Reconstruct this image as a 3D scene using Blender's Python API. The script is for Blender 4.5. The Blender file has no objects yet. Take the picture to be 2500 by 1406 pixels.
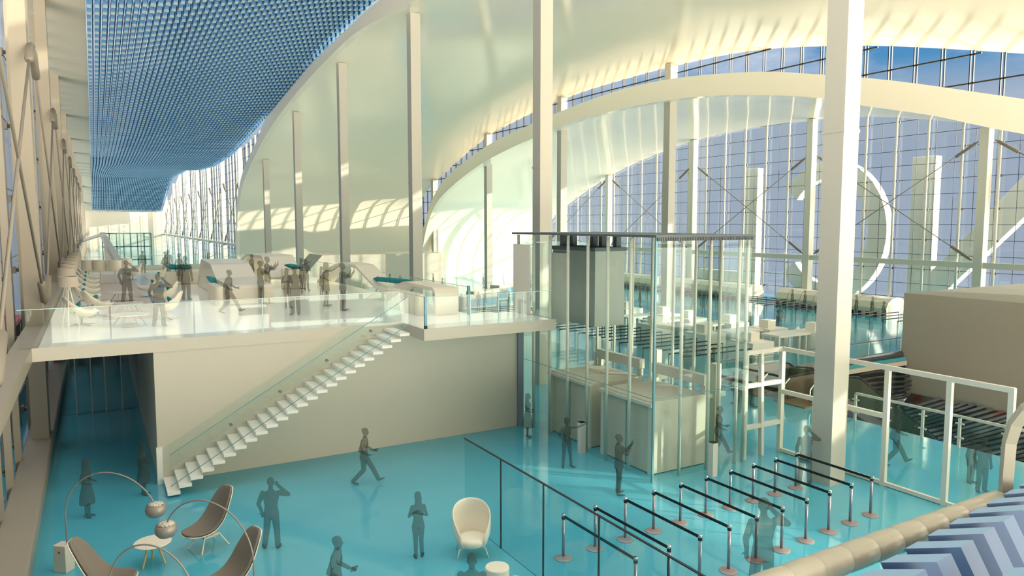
SUN_E = 4.5
SUN_DIR = (-.70, .68, -.23)
SKY_LOW = (.31, .36, .43, 1)
SKY_MID = (.055, .21, .40, 1)
SKY_HI = (.08, .23, .50, 1)
CLOUD_C = (.50, .53, .60, 1)
CLOUD_LOC = (0, 0, 0)
BACK_UP = (.55, .52, .46, 1)
BACK_DN = (9.4, 8.2, 6.6, 1)
SIDE_UP = (8.4, 7.8, 6.6, 1)
SIDE_DN = (6.4, 5.7, 4.7, 1)
EXPO = 0.48
ZENITH = (2.6, 2.5, 2.3, 1)
import bpy, bmesh, math, random
from mathutils import Vector, Matrix
random.seed(7)
sc = bpy.context.scene
COL = sc.collection
PI = math.pi

# ------------------------------------------------------------------ camera model (2500 x 1406)
F_PX = 1776.0; CX = 1250.0; CY = 703.0; HOR = 545.0; VP = 225.0; ZC = 7.8
pitch = math.atan((CY-HOR)/F_PX)
cp, sp = math.cos(pitch), math.sin(pitch)
yaw = math.atan2(CX-VP, F_PX*cp-(HOR-CY)*sp)
RV = Vector((math.cos(yaw), -math.sin(yaw), 0))
FH = Vector((math.sin(yaw), math.cos(yaw), 0))
FV = FH*cp + Vector((0, 0, -sp)); UV = FH*sp + Vector((0, 0, cp))
CAM = Vector((0, 0, ZC))
def ray(x, y): return RV*(x-CX) + UV*(CY-y) + FV*F_PX
def atz(x, y, z=0.0):
    r = ray(x, y); return CAM + r*((z-ZC)/r.z)
def atx(x, y, X):
    r = ray(x, y); return CAM + r*(X/r.x)
def aty(x, y, Y):
    r = ray(x, y); return CAM + r*(Y/r.y)

# ------------------------------------------------------------------ materials
def nt(name):
    m = bpy.data.materials.new(name); m.use_nodes = True
    t = m.node_tree; t.nodes.clear()
    out = t.nodes.new('ShaderNodeOutputMaterial')
    return m, t, out
def lin(c):
    return tuple(((v/255)/12.92 if v/255 <= .04045 else ((v/255+.055)/1.055)**2.4) for v in c) + (1,)
def pbr(name, rgb, rough=.5, metal=0, spec=.5, noise=0, nscale=8, bump=0):
    m, t, out = nt(name)
    b = t.nodes.new('ShaderNodeBsdfPrincipled')
    b.inputs['Base Color'].default_value = lin(rgb)
    b.inputs['Roughness'].default_value = rough
    b.inputs['Metallic'].default_value = metal
    b.inputs['Specular IOR Level'].default_value = spec
    if noise:
        tc = t.nodes.new('ShaderNodeTexCoord'); n = t.nodes.new('ShaderNodeTexNoise')
        n.inputs['Scale'].default_value = nscale; n.inputs['Detail'].default_value = 4
        t.links.new(tc.outputs['Object'], n.inputs['Vector'])
        mx = t.nodes.new('ShaderNodeMix'); mx.data_type = 'RGBA'
        c = lin(rgb)
        mx.inputs['A'].default_value = tuple(v*(1-noise) for v in c[:3])+(1,)
        mx.inputs['B'].default_value = tuple(min(1, v*(1+noise)) for v in c[:3])+(1,)
        t.links.new(n.outputs['Fac'], mx.inputs['Factor'])
        t.links.new(mx.outputs['Result'], b.inputs['Base Color'])
        if bump:
            bp = t.nodes.new('ShaderNodeBump'); bp.inputs['Strength'].default_value = bump
            t.links.new(n.outputs['Fac'], bp.inputs['Height']); t.links.new(bp.outputs['Normal'], b.inputs['Normal'])
    t.links.new(b.outputs[0], out.inputs[0])
    return m
def glass(name, tint, refl=.06, edge=.5, rough=.02):
    m, t, out = nt(name)
    tr = t.nodes.new('ShaderNodeBsdfTransparent'); tr.inputs[0].default_value = tuple(tint)+(1,)
    gl = t.nodes.new('ShaderNodeBsdfGlossy'); gl.inputs['Roughness'].default_value = rough
    gl.inputs[0].default_value = (.85, .95, .95, 1)
    lw = t.nodes.new('ShaderNodeLayerWeight'); lw.inputs['Blend'].default_value = .12
    mr = t.nodes.new('ShaderNodeMapRange'); mr.inputs['To Min'].default_value = refl; mr.inputs['To Max'].default_value = edge
    mix = t.nodes.new('ShaderNodeMixShader')
    t.links.new(lw.outputs['Facing'], mr.inputs['Value']); t.links.new(mr.outputs[0], mix.inputs[0])
    t.links.new(tr.outputs[0], mix.inputs[1]); t.links.new(gl.outputs[0], mix.inputs[2])
    t.links.new(mix.outputs[0], out.inputs[0])
    return m
def ghost(name, keep, rgb):
    # translucent smoked figures: front faces let part of the light through, back faces add nothing
    m, t, out = nt(name)
    tr = t.nodes.new('ShaderNodeBsdfTransparent'); tr.inputs[0].default_value = (1, 1, 1, 1)
    t2 = t.nodes.new('ShaderNodeBsdfTransparent'); t2.inputs[0].default_value = keep
    df = t.nodes.new('ShaderNodeBsdfDiffuse'); df.inputs[0].default_value = lin(rgb)
    mx = t.nodes.new('ShaderNodeMixShader'); mx.inputs[0].default_value = .30
    t.links.new(t2.outputs[0], mx.inputs[1]); t.links.new(df.outputs[0], mx.inputs[2])
    ge = t.nodes.new('ShaderNodeNewGeometry'); m2 = t.nodes.new('ShaderNodeMixShader')
    t.links.new(ge.outputs['Backfacing'], m2.inputs[0]); t.links.new(mx.outputs[0], m2.inputs[1]); t.links.new(tr.outputs[0], m2.inputs[2])
    t.links.new(m2.outputs[0], out.inputs[0])
    return m
M = {}
M['white'] = pbr('white_plaster', (198, 191, 174), .55, noise=.02, nscale=3)
M['shell'] = pbr('shell_white', (252, 242, 220), .14, noise=.015, nscale=.3)
M['steelwhite'] = pbr('painted_steel', (212, 208, 194), .35)
M['stair'] = pbr('stair_white', (238, 236, 226), .3)
M['column'] = pbr('column_paint', (186, 182, 168), .4)
M['tube_cream'] = pbr('cream_tube', (164, 158, 140), .3)
M['mezzfloor'] = pbr('gallery_floor', (250, 249, 240), .12, spec=.6)
M['fibre'] = pbr('white_lacquer', (224, 217, 198), .25)
M['pad'] = pbr('grey_felt', (118, 110, 98), .9, noise=.08, nscale=40)
M['lampgrey'] = pbr('lamp_grey', (150, 140, 130), .4, metal=.3)
M['lampshade'] = pbr('linen_shade', (168, 158, 142), .8)
M['wood'] = pbr('oak', (196, 166, 112), .5, noise=.1, nscale=14)
M['black'] = pbr('black_belt', (12, 12, 13), .6)
M['frame'] = pbr('black_frame', (20, 28, 36), .5)
M['steel'] = pbr('brushed_steel', (150, 150, 156), .3, metal=.7)
M['basegrey'] = pbr('base_plate', (150, 138, 138), .45, metal=.3, noise=.06, nscale=30)
M['teal'] = pbr('teal_cushion', (22, 128, 132), .8, noise=.12, nscale=22, bump=.1)
M['teal_edge'] = pbr('teal_glass_edge', (30, 130, 150), .15)
M['edge_glass'] = pbr('glass_edge', (96, 146, 152), .2)
M['red'] = pbr('red_panel', (214, 62, 48), .5)
M['greyblue'] = pbr('outside_panel', (120, 128, 140), .6)
M['clampgrey'] = pbr('cast_clamp', (120, 114, 106), .5, metal=.3)
M['carbox'] = pbr('lift_shaft_grey', (150, 154, 146), .4, metal=.15, noise=.03, nscale=1)
M['darkroof'] = pbr('dark_lift_roof', (78, 88, 92), .5)
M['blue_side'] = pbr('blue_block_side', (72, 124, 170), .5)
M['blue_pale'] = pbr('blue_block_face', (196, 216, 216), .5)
M['blue_back'] = pbr('blue_ceiling_back', (74, 112, 150), .7)
M['edge_pale'] = pbr('pale_glass_edge', (178, 206, 200), .2)
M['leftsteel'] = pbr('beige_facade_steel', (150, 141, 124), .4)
M['rodgrey'] = pbr('cast_rod', (128, 119, 104), .45)
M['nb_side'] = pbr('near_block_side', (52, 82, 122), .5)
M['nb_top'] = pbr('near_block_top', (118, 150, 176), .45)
M['apron'] = pbr('concrete_apron', (176, 178, 182), .8, noise=.05, nscale=1)
M['block'] = pbr('grey_white_block', (160, 156, 142), .6, noise=.03, nscale=2)
M['pane'] = pbr('pale_blue_pane', (130, 176, 196), .2)
M['letter'] = pbr('letter_cream', (246, 242, 226), .6)
M['letterblue'] = pbr('letter_blue_return', (120, 178, 222), .5)
M['darkpit'] = pbr('pit_dark', (22, 18, 18), .5)
M['green'] = pbr('escalator_side_green', (30, 44, 24), .4)
M['taupe'] = pbr('escalator_taupe', (140, 126, 104), .35, metal=.4)
M['chrome'] = pbr('chrome', (220, 220, 220), .08, metal=1)
M['parquet'] = pbr('pale_rug', (196, 184, 172), .8, noise=.12, nscale=5)
M['glass'] = glass('clear_glass', (.96, .985, .978), .015, .07)
M['glass_lift'] = glass('lift_glass', (.935, .97, .962), .012, .09)
M['glass_blue'] = glass('blue_screen_glass', (.86, .94, .95), .02, .14)
M['glass_facade'] = glass('facade_glass', (.80, .84, .88), .05, .45)
M['glass_left'] = glass('left_facade_glass', (.62, .66, .70), .08, .5)
M['ghost'] = ghost('smoked_figure', (.60, .59, .56, 1), (84, 88, 84))
M['ghost_item'] = M['ghost']

# floor: glossy blue resin, faint large tiles far off
def floor_mat():
    m, t, out = nt('blue_resin_floor')
    b = t.nodes.new('ShaderNodeBsdfPrincipled')
    tc = t.nodes.new('ShaderNodeTexCoord')
    n = t.nodes.new('ShaderNodeTexNoise'); n.inputs['Scale'].default_value = .25; n.inputs['Detail'].default_value = 3
    t.links.new(tc.outputs['Object'], n.inputs['Vector'])
    cr = t.nodes.new('ShaderNodeValToRGB')
    cr.color_ramp.elements[0].position = .35; cr.color_ramp.elements[0].color = lin((74, 162, 184))
    cr.color_ramp.elements[1].position = .65; cr.color_ramp.elements[1].color = lin((84, 170, 188))
    t.links.new(n.outputs['Fac'], cr.inputs[0]); t.links.new(cr.outputs[0], b.inputs['Base Color'])
    b.inputs['Roughness'].default_value = .08; b.inputs['Specular IOR Level'].default_value = .5
    t.links.new(b.outputs[0], out.inputs[0])
    return m
M['floor'] = floor_mat()
def ribs_mat():
    m, t, out = nt('rippled_dark_metal')
    b = t.nodes.new('ShaderNodeBsdfPrincipled')
    tc = t.nodes.new('ShaderNodeTexCoord'); n = t.nodes.new('ShaderNodeTexNoise'); n.inputs['Scale'].default_value = .35
    t.links.new(tc.outputs['Object'], n.inputs['Vector'])
    cr = t.nodes.new('ShaderNodeValToRGB'); e = cr.color_ramp.elements
    e[0].position = .38; e[0].color = lin((14, 13, 15)); e[1].position = .62; e[1].color = lin((96, 36, 18))
    x = e.new(.5); x.color = lin((92, 94, 100))
    t.links.new(n.outputs['Fac'], cr.inputs[0]); t.links.new(cr.outputs[0], b.inputs['Base Color'])
    b.inputs['Roughness'].default_value = .3; b.inputs['Metallic'].default_value = .5
    t.links.new(b.outputs[0], out.inputs[0]); return m
M['ribs'] = ribs_mat()
def perf_mat():
    m, t, out = nt('perforated_shade_cap')
    b = t.nodes.new('ShaderNodeBsdfPrincipled')
    tc = t.nodes.new('ShaderNodeTexCoord'); v = t.nodes.new('ShaderNodeTexVoronoi'); v.inputs['Scale'].default_value = 34
    t.links.new(tc.outputs['Object'], v.inputs['Vector'])
    cr = t.nodes.new('ShaderNodeValToRGB'); e = cr.color_ramp.elements
    e[0].position = .32; e[0].color = lin((60, 56, 50)); e[1].position = .36; e[1].color = lin((206, 196, 178))
    t.links.new(v.outputs['Distance'], cr.inputs[0]); t.links.new(cr.outputs[0], b.inputs['Base Color'])
    b.inputs['Roughness'].default_value = .5
    t.links.new(b.outputs[0], out.inputs[0]); return m
M['perf'] = perf_mat()

# ------------------------------------------------------------------ mesh builder
class MB:
    def __init__(s): s.v = []; s.f = []; s.mi = []; s.cur = 0
    def face(s, pts):
        i = len(s.v); s.v += [tuple(p) for p in pts]; s.f.append(tuple(range(i, i+len(pts)))); s.mi.append(s.cur)
    def box(s, x0, x1, y0, y1, z0, z1, skip=''):
        return s.hexa([(x0, y0, z0), (x1, y0, z0), (x1, y1, z0), (x0, y1, z0), (x0, y0, z1), (x1, y0, z1), (x1, y1, z1), (x0, y1, z1)], skip)
    def hexa(s, c, skip=''):
        i = len(s.v); s.v += [tuple(p) for p in c]
        for k, q in (('b', (0, 3, 2, 1)), ('t', (4, 5, 6, 7)), ('-y', (0, 1, 5, 4)), ('+x', (1, 2, 6, 5)), ('+y', (2, 3, 7, 6)), ('-x', (3, 0, 4, 7))):
            if k in skip.split(): continue
            s.f.append(tuple(i+j for j in q)); s.mi.append(s.cur)
        return s
    def bar(s, a, b, w, h=None, up=(0, 0, 1)):
        a = Vector(a); b = Vector(b); h = h or w
        d = (b-a).normalized(); u = Vector(up)
        if abs(d.dot(u)) > .98: u = Vector((0, 1, 0))
        r = d.cross(u).normalized(); u = r.cross(d).normalized()
        c = []
        for p in (a, b):
            for q in ((-1, -1), (1, -1), (1, 1), (-1, 1)): c.append(p + r*(q[0]*w/2) + u*(q[1]*h/2))
        i = len(s.v); s.v += [tuple(p) for p in c]
        for q in ((0, 1, 2, 3), (7, 6, 5, 4), (0, 4, 5, 1), (1, 5, 6, 2), (2, 6, 7, 3), (3, 7, 4, 0)):
            s.f.append(tuple(i+j for j in q)); s.mi.append(s.cur)
        return s
    def tube(s, pts, r, n=10, caps=True):
        pts = [Vector(p) for p in pts]
        rr = r if isinstance(r, (list, tuple)) else [r]*len(pts)
        ref = None; rings = []
        for k, p in enumerate(pts):
            d = (pts[min(k+1, len(pts)-1)] - pts[max(k-1, 0)]).normalized()
            if ref is None: ref = Vector((0, 0, 1)) if abs(d.z) < .9 else Vector((1, 0, 0))
            a = d.cross(ref).normalized(); b = a.cross(d).normalized(); ref = b
            rings.append([p + (a*math.cos(2*PI*j/n) + b*math.sin(2*PI*j/n))*rr[k] for j in range(n)])
        s.rings(rings, caps); return s
    def rings(s, rings, caps=True, closed=True):
        i = len(s.v); n = len(rings[0])
        for rg in rings: s.v += [tuple(p) for p in rg]
        for k in range(len(rings)-1):
            for j in range(n if closed else n-1):
                j2 = (j+1) % n
                s.f.append((i+k*n+j, i+k*n+j2, i+(k+1)*n+j2, i+(k+1)*n+j)); s.mi.append(s.cur)
        if caps:
            s.f.append(tuple(i+j for j in reversed(range(n)))); s.mi.append(s.cur)
            s.f.append(tuple(i+(len(rings)-1)*n+j for j in range(n))); s.mi.append(s.cur)
        return s
    def lathe(s, prof, c=(0, 0, 0), n=24, caps=True):
        rings = [[(c[0]+r*math.cos(2*PI*j/n), c[1]+r*math.sin(2*PI*j/n), c[2]+z) for j in range(n)] for r, z in prof]
        return s.rings(rings, caps)
    def ell(s, c, rx, ry, rz, n=14, m=9, rot=None):
        rings = []
        for k in range(1, m):
            a = PI*k/m - PI/2
            rg = []
            for j in range(n):
                p = Vector((rx*math.cos(a)*math.cos(2*PI*j/n), ry*math.cos(a)*math.sin(2*PI*j/n), rz*math.sin(a)))
                if rot: p = rot @ p
                rg.append(Vector(c)+p)
            rings.append(rg)
        return s.rings(rings)
    def extr(s, poly, axis, a, b):
        # poly of 2D points extruded along an axis: 'x' -> (Y,Z), 'y' -> (X,Z), 'z' -> (X,Y)
        def P(p, t):
            return (t, p[0], p[1]) if axis == 'x' else (p[0], t, p[1]) if axis == 'y' else (p[0], p[1], t)
        return s.rings([[P(p, a) for p in poly], [P(p, b) for p in poly]])
    def build(s, name, mat, parent=None, smooth=False, loc=None, bevel=0):
        me = bpy.data.meshes.new(name)
        o0 = Vector(loc) if loc is not None else Vector((0, 0, 0))
        me.from_pydata([tuple(Vector(p)-o0) for p in s.v], [], s.f)
        mats = mat if isinstance(mat, (list, tuple)) else [mat]
        for m in mats: me.materials.append(m)
        if len(mats) > 1: me.polygons.foreach_set('material_index', s.mi)
        bm = bmesh.new(); bm.from_mesh(me)
        bmesh.ops.recalc_face_normals(bm, faces=bm.faces)
        bm.to_mesh(me); bm.free()
        if smooth: me.polygons.foreach_set('use_smooth', [True]*len(me.polygons))
        o = bpy.data.objects.new(name, me); COL.objects.link(o)
        if parent is not None: o.parent = parent
        if loc is not None: o.location = o0
        if bevel:
            b = o.modifiers.new('bevel', 'BEVEL'); b.width = bevel; b.segments = 3; b.limit_method = 'ANGLE'
        if smooth and bevel == 0:
            pass
        return o
def tag(o, label=None, cat=None, group=None, kind=None):
    if label: o['label'] = label
    if cat: o['category'] = cat
    if group: o['group'] = group
    if kind: o['kind'] = kind
    return o
def empty(name, loc, rz=0, label=None, cat=None, group=None, kind=None):
    o = bpy.data.objects.new(name, None); COL.objects.link(o)
    o.location = loc; o.rotation_euler = (0, 0, rz); o.empty_display_size = .1
    return tag(o, label, cat, group, kind)
KIDS = {}
def copy_tree(o, parent=None):
    c = o.copy(); COL.objects.link(c); c.parent = parent
    for ch in [x for x in o.children]: copy_tree(ch, c)
    return c
def struct(o): o['kind'] = 'structure'; return o

# arch curves -------------------------------------------------
def resample(pts, n):
    P = [Vector((p[0], p[1])) for p in pts]
    # Catmull-Rom densify
    D = []
    for i in range(len(P)-1):
        p0 = P[max(i-1, 0)]; p1 = P[i]; p2 = P[i+1]; p3 = P[min(i+2, len(P)-1)]
        for k in range(8):
            t = k/8
            D.append(.5*((2*p1)+(p2-p0)*t+(2*p0-5*p1+4*p2-p3)*t*t+(3*p1-p0-3*p2+p3)*t**3))
    D.append(P[-1])
    L = [0]
    for a, b in zip(D, D[1:]): L.append(L[-1]+(b-a).length)
    out = []; j = 0
    for k in range(n):
        d = L[-1]*k/(n-1)
        while j < len(L)-2 and L[j+1] < d: j += 1
        t = (d-L[j])/max(1e-9, L[j+1]-L[j]); out.append(D[j].lerp(D[j+1], t))
    return out
def zat(curve, Y):
    # height of an arch curve over Y (upper branch)
    best = None
    for a, b in zip(curve, curve[1:]):
        if (a.x-Y)*(b.x-Y) <= 0 and abs(a.x-b.x) > 1e-6:
            t = (Y-a.x)/(b.x-a.x); z = a.y+(b.y-a.y)*t
            best = z if best is None else max(best, z)
    return best if best is not None else 0
# ================================================================== SETTING
Z1 = 4.35                                  # gallery floor level
NA = 90
c_rim1_in = resample([(106.5, 0), (106.5, 4.7), (105, 9.2), (101.3, 12.2), (96.7, 14.3), (85.1, 17.6), (72.5, 19.8), (61, 21.1), (52.5, 21.6), (43, 21.1), (36, 20.6), (25, 19.9), (10, 18.5), (-10, 16.5), (-30, 15)], NA)
c_rim1_out = resample([(107.6, 0), (107.4, 4.7), (106.2, 9.6), (102.8, 13), (98, 15.3), (91, 17.3), (83.7, 19.7), (69.2, 21.5), (61, 22.0), (49.8, 22.6), (40, 22.5), (25, 21.8), (10, 20.5), (-10, 18), (-30, 16.5)], NA)
c_v1_far = resample([(100.4, 0), (100.2, 5), (99.2, 10.3), (96, 12.5), (91.2, 14.2), (84, 16.5), (77, 18.3), (67.8, 19.6), (60, 20.3), (53.6, 20.5), (45.6, 20.5), (37.2, 20.05), (29.2, 18.7), (24.1, 17.5), (19.9, 16.4), (10, 13.8), (0, 11.5), (-12, 9.6), (-30, 8.5)], NA)
c_rim2_out = resample([(95.8, 0), (95.3, 4.6), (92.7, 8.1), (90.3, 11), (85.4, 13.8), (74.3, 16.7), (61.8, 18.3), (51.7, 19.1), (43.9, 19.0), (35.8, 18.1), (30.9, 17.1), (26.7, 16.1), (23.1, 15.1), (19.1, 13.9), (5, 9.8), (-10, 8), (-30, 7.4)], NA)
c_rim2_in = resample([(94.2, 0), (93.6, 4.7), (90.6, 9.2), (85.4, 12), (74.3, 15.05), (59.3, 17.1), (51.6, 17.5), (43.9, 17.4), (37.6, 16.8), (31.3, 15.75), (27.9, 14.8), (23, 13.5), (19, 12.2), (5, 8.3), (-10, 6.4), (-30, 5.6)], NA)
c_v2_far = resample([(95.6, 0), (94.8, 4), (92.6, 8.1), (86.7, 11), (77.3, 14.3), (67.8, 16.4), (62.3, 17.2), (53.5, 17.7), (46.1, 17.6), (41.5, 17.3), (36.2, 16.4), (32.9, 15.7), (28.4, 14.4), (15, 10.5), (0, 7), (-12, 5.6), (-30, 5)], NA)

def loft(name, ca, Xa, cb, Xb, mat, sag=0, nx=14, th=.35):
    m = MB()
    def pt(k, i):
        t = i/nx; p = ca[k].lerp(cb[k], t)
        return (Xa+(Xb-Xa)*t, p.x, p.y - sag*math.sin(PI*t)*min(1, p.y/10))
    rings = [[pt(k, i) for i in range(nx+1)] for k in range(NA)]
    m.rings(rings, caps=False, closed=False)
    m2 = [[(p[0], p[1]+th*.6, p[2]+th) for p in r] for r in rings]
    m.rings(m2, caps=False, closed=False)
    m.rings([rings[0], m2[0]], caps=False, closed=False); m.rings([rings[-1], m2[-1]], caps=False, closed=False)
    m.rings([[r[0] for r in rings], [r[0] for r in m2]], caps=False, closed=False)
    m.rings([[r[-1] for r in rings], [r[-1] for r in m2]], caps=False, closed=False)
    o = m.build(name, mat, smooth=True)
    return o
def fascia(name, ci, co, X0, X1, mat):
    m = MB()
    rings = [[(X0, a.x, a.y), (X0, b.x, b.y), (X1, b.x, b.y), (X1, a.x, a.y)] for a, b in zip(ci, co)]
    m.rings(rings); return m.build(name, mat)
struct(loft('ceiling', c_rim1_in, 17.6, c_v1_far, 41.5, M['shell'], sag=-1.2))
struct(loft('ceiling', c_rim2_in, 40.0, c_v2_far, 60.0, M['shell'], sag=-.6))
struct(fascia('trim_1', c_rim1_in, c_rim1_out, 17.25, 17.75, M['shell']))
struct(fascia('trim_2', c_rim2_in, c_rim2_out, 39.6, 40.2, M['shell']))
# roof deck carrying on behind the second rim up to the clerestory glass
m = MB(); m.rings([[(40.1, p.x, p.y-.1), (41.45, p.x, p.y-.1), (41.45, p.x, p.y-.3), (40.1, p.x, p.y-.3)] for p in c_rim2_out])
struct(m.build('trim_3', M['shell']))
m = MB(); m.rings([[(17.7, p.x, p.y-.1), (18.9, p.x, p.y-.1), (18.9, p.x, p.y-.3), (17.7, p.x, p.y-.3)] for p in c_rim1_out])
struct(m.build('trim_4', M['shell']))

# ---- floors
m = MB()
m.box(-3.2, 26.1, -8, 250, -.3, 0)
m.box(26.1, 64.5, 25.0, 250, -.3, 0)
m.box(26.1, 63, -8, 4, -.3, 0)
struct(m.build('floor', M['floor']))
m = MB()
m.box(-1.45, 12.3, 23.82, 60, 4.0, Z1)
m.box(9.25, 14.3, 21.8, 23.82, 4.0, Z1); m.box(12.3, 14.3, 23.82, 24.6, 4.0, Z1)
gal = struct(m.build('floor', M['mezzfloor']))
m = MB()                                                    # white fascia boards of the gallery
m.box(-1.9, 9.25, 23.78, 23.82, 3.98, Z1+.01); m.box(9.21, 9.25, 21.8, 23.8, 3.98, Z1+.01)
m.box(9.21, 14.34, 21.76, 21.8, 3.98, Z1+.01); m.box(14.3, 14.34, 21.8, 24.6, 3.98, Z1+.01)
struct(m.build('trim_5', M['white']))
# ---- wall below the gallery
m = MB(); m.box(1.4, 14.1, 23.8, 24.05, 0, 3.98, ); m.box(1.4, 1.65, 24.05, 60, 0, 3.98)
struct(m.build('wall_under_gallery', M['white']))
m = MB(); m.box(13.9, 14.14, 23.7, 24.3, 0, 3.98); struct(m.build('trim_6', M['greyblue']))
# corridor under the gallery: glazed end and soffit strips
m = MB(); m.box(-1.4, 1.4, 34.2, 34.26, 0, 3.98); w = struct(m.build('window_5', M['glass_blue']))
m = MB()
for x in (-.9, -.35, .15, .75): m.box(x, x+.05, 34.1, 34.3, 0, 3.98)
m.build('window_frame', M['steelwhite'], w)
m = MB(); m.box(-1.4, 1.4, 46, 46.2, 0, 3.98); struct(m.build('wall_corridor_end', M['greyblue']))

# ---- end wall of the long hall
m = MB(); m.box(-3, 18.9, 240, 240.4, -.2, 24); struct(m.build('wall_far', M['white']))
# pit for the escalators
m = MB(); m.box(26.1, 41, 25.0, 25.3, -4, -.3); struct(m.build('wall_pit_back', M['darkpit']))
m = MB(); m.box(26.0, 26.12, 4, 25, -4, -.3); struct(m.build('wall_pit_side', M['darkpit']))
m = MB(); m.box(26.1, 60, -6, 25.2, -5.3, -5.1); struct(m.build('floor', M['darkpit']))
m = MB(); m.box(41, 56, 3, 25.3, -2.35, 3.75); struct(m.build('wall_white_block', M['block'], bevel=.03))
# rippled metal ribs: back of the pit and its sloping floor
rib = MB()
n = 46
for k in range(14):
    z = -.62 - k*.26
    pts = []
    for i in range(31):
        x = 28.5 + 12.4*i/30
        pts.append((x, 24.9 - .35*abs(math.sin(k*.6)), z + .10*math.sin(i*.35+k*.25) - .02*(i-15)*.3))
    rib.tube(pts, .075, 5)
art = rib.build('ribbed_metal_relief', M['ribs'])
tag(art, 'dark rippled metal ribs on the wall of the escalator pit', 'wall relief')
rib = MB()
for k in range(58):
    y0 = 30.5 - k*.46
    pts = []
    for i in range(31):
        x = 27.4 + 13.5*i/30
        y = y0 - .62*(x-27.4) + 1.6*math.sin((i-4)/30*PI)
        if 4.4 < y < 24.3: pts.append((x, y, -4.83 + 2.78*((x-27.2)/13.7)**3 + .05 + .05*math.sin(i/3+k)))
    if len(pts) > 2: rib.tube(pts, .11, 5)
XX = [27.2+13.7*i/12 for i in range(13)]; ZZ = [-4.95+2.9*((x-27.2)/13.7)**3 for x in XX]
rib.rings([[(x, 4.2, z) for x, z in zip(XX, ZZ)], [(x, 24.5, z) for x, z in zip(XX, ZZ)], [(x, 24.5, z-.1) for x, z in zip(XX, ZZ)], [(x, 4.2, z-.1) for x, z in zip(XX, ZZ)], [(x, 4.2, z) for x, z in zip(XX, ZZ)]], False, False)
tag(rib.build('rippled_pit_ramp', M['ribs']), 'rippled steel and orange ribs sweeping across the pit floor', 'floor relief')
m = MB()
m.tube([(26.2, 25.35, .12), (41.2, 25.35, .12)], .22, 12)
tag(m.build('round_edge_beam', M['steel'], smooth=True), 'round grey beam along the far edge of the escalator pit', 'beam')
m = MB(); m.box(26.2, 40.9, 24.86, 24.98, -.45, -.2)
tag(m.build('white_edge_strip', M['steelwhite']), 'thin white strip under the round grey beam of the pit', 'beam')

# ---- columns
def column(X, Y, z0, z1, w, label):
    t = empty('square_column', (X, Y, z0), 0, label, 'column')
    m = MB(); m.box(-w/2, w/2, -w/2, w/2, 0, z1-z0); m.build('shaft', M['column'], t)
    m = MB(); m.box(-w/2-.02, w/2+.02, -w/2-.02, w/2+.02, (10.4-z0), (10.5-z0))
    if z1 > 11 and z0 < 1: m.build('splice_band', M['column'], t)
    return t
names1 = ['big white square column in the queue hall, beside the belt barriers', 'white square column just behind the glass lift shaft',
          'white square column in front of the vault, right of the ribbon bench', 'white square column rising behind the man photographing at the gallery end',
          'white square column behind the standing pair on the gallery', 'thin far white column in front of the vault, near its left rim']
for k in range(6):
    Y = 13.85+15.85*k
    zt = zat(c_rim1_in, Y)
    column(19.0 if k == 0 else 18.75, Y, 0, zt+.1, .68, names1[k])
names2 = ['white column of the middle row rising past the clerestory above the lift roof', 'white column of the middle row standing inside the second arch, behind the lift roof',
          'slim white column of the middle row left of the lift column', 'farthest white column of the middle row, near the foot of the second arch']
for k in range(4):
    Y = 45.7+15.75*k
    zt = zat(c_v1_far, Y)
    column(41.1, Y, 0, zt+.1, .72, names2[k])

# ---- glazing helper: pane outline under a curve in plane x = X
def glaze(name, X, Ys, top, bot, mat):
    m = MB()
    for a, b in zip(Ys, Ys[1:]):
        ta, tb, ba, bb = top(a), top(b), bot(a), bot(b)
        if ta-ba < .05 and tb-bb < .05: continue
        m.face([(X, a, ba), (X, b, bb), (X, b, max(tb, bb)), (X, a, max(ta, ba))])
    o = m.build(name, mat); return struct(o)
def grid(X, y0, y1, dy, z0, z1, dz, top, bot, w, wy=None, double=0, zoff=0):
    m = MB(); y = y0
    while y < y1:
        for d in ((-double, double) if double else (0,)):
            t, b = top(y), bot(y)
            if t-b > .1: m.box(X-w, X+w, y+d-w*.55, y+d+w*.55, b, t)
        y += dy
    z = z0
    while z < z1:
        run = None; yy = y0
        while yy <= y1+.01:
            ok = bot(yy) < z < top(yy)
            if ok and run is None: run = yy
            if (not ok or yy+.4 > y1) and run is not None:
                if yy-run > .3: m.box(X-w, X+w, run, yy, z-w*.8, z+w*.8)
                run = None
            yy += .4
        z += dz
    return m
f60 = lambda y: zat(c_v2_far, y)
zero = lambda y: 0
Ys = [i*1.0 for i in range(-30, 96)]
win = glaze('window_1', 60.35, Ys, f60, zero, M['glass_facade'])
grid(60.3, 28.79-1.575*12, 94, 1.575, .2, 18, 1.25, f60, zero, .022).build('black_glazing_grid', M['frame'], win)
ycols = [30.85+15.72*k for k in range(5)]
for Y in ycols:
    m = MB(); m.box(59.3, 60.0, Y-.33, Y+.33, 0, f60(Y)); m.build('facade_column', M['steelwhite'], win)
m = MB(); m.box(59.5, 59.75, 0, 93, 4.3, 4.75); m.build('transom_beam', M['steelwhite'], win)
k = 0; y = 30.02-2.78*4
while y < 94:
    if all(abs(y-c) > .5 for c in ycols) and f60(y) > .6:
        m = MB(); m.tube([(60.0, y, 0), (60.0, y, f60(y))], .11, 8); p = m.build('vertical_tube', M['steelwhite'], win, smooth=True)
        c = MB(); z = 1.45
        while z < f60(y)-.3:
            c.box(60.02, 60.3, y-.05, y+.05, z-.05, z+.05); c.box(60.15, 60.22, y-.17, y+.17, z-.12, z+.06); z += 2.5
        if c.v: c.build('glass_clamp', M['clampgrey'], p)
    y += 2.78
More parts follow.
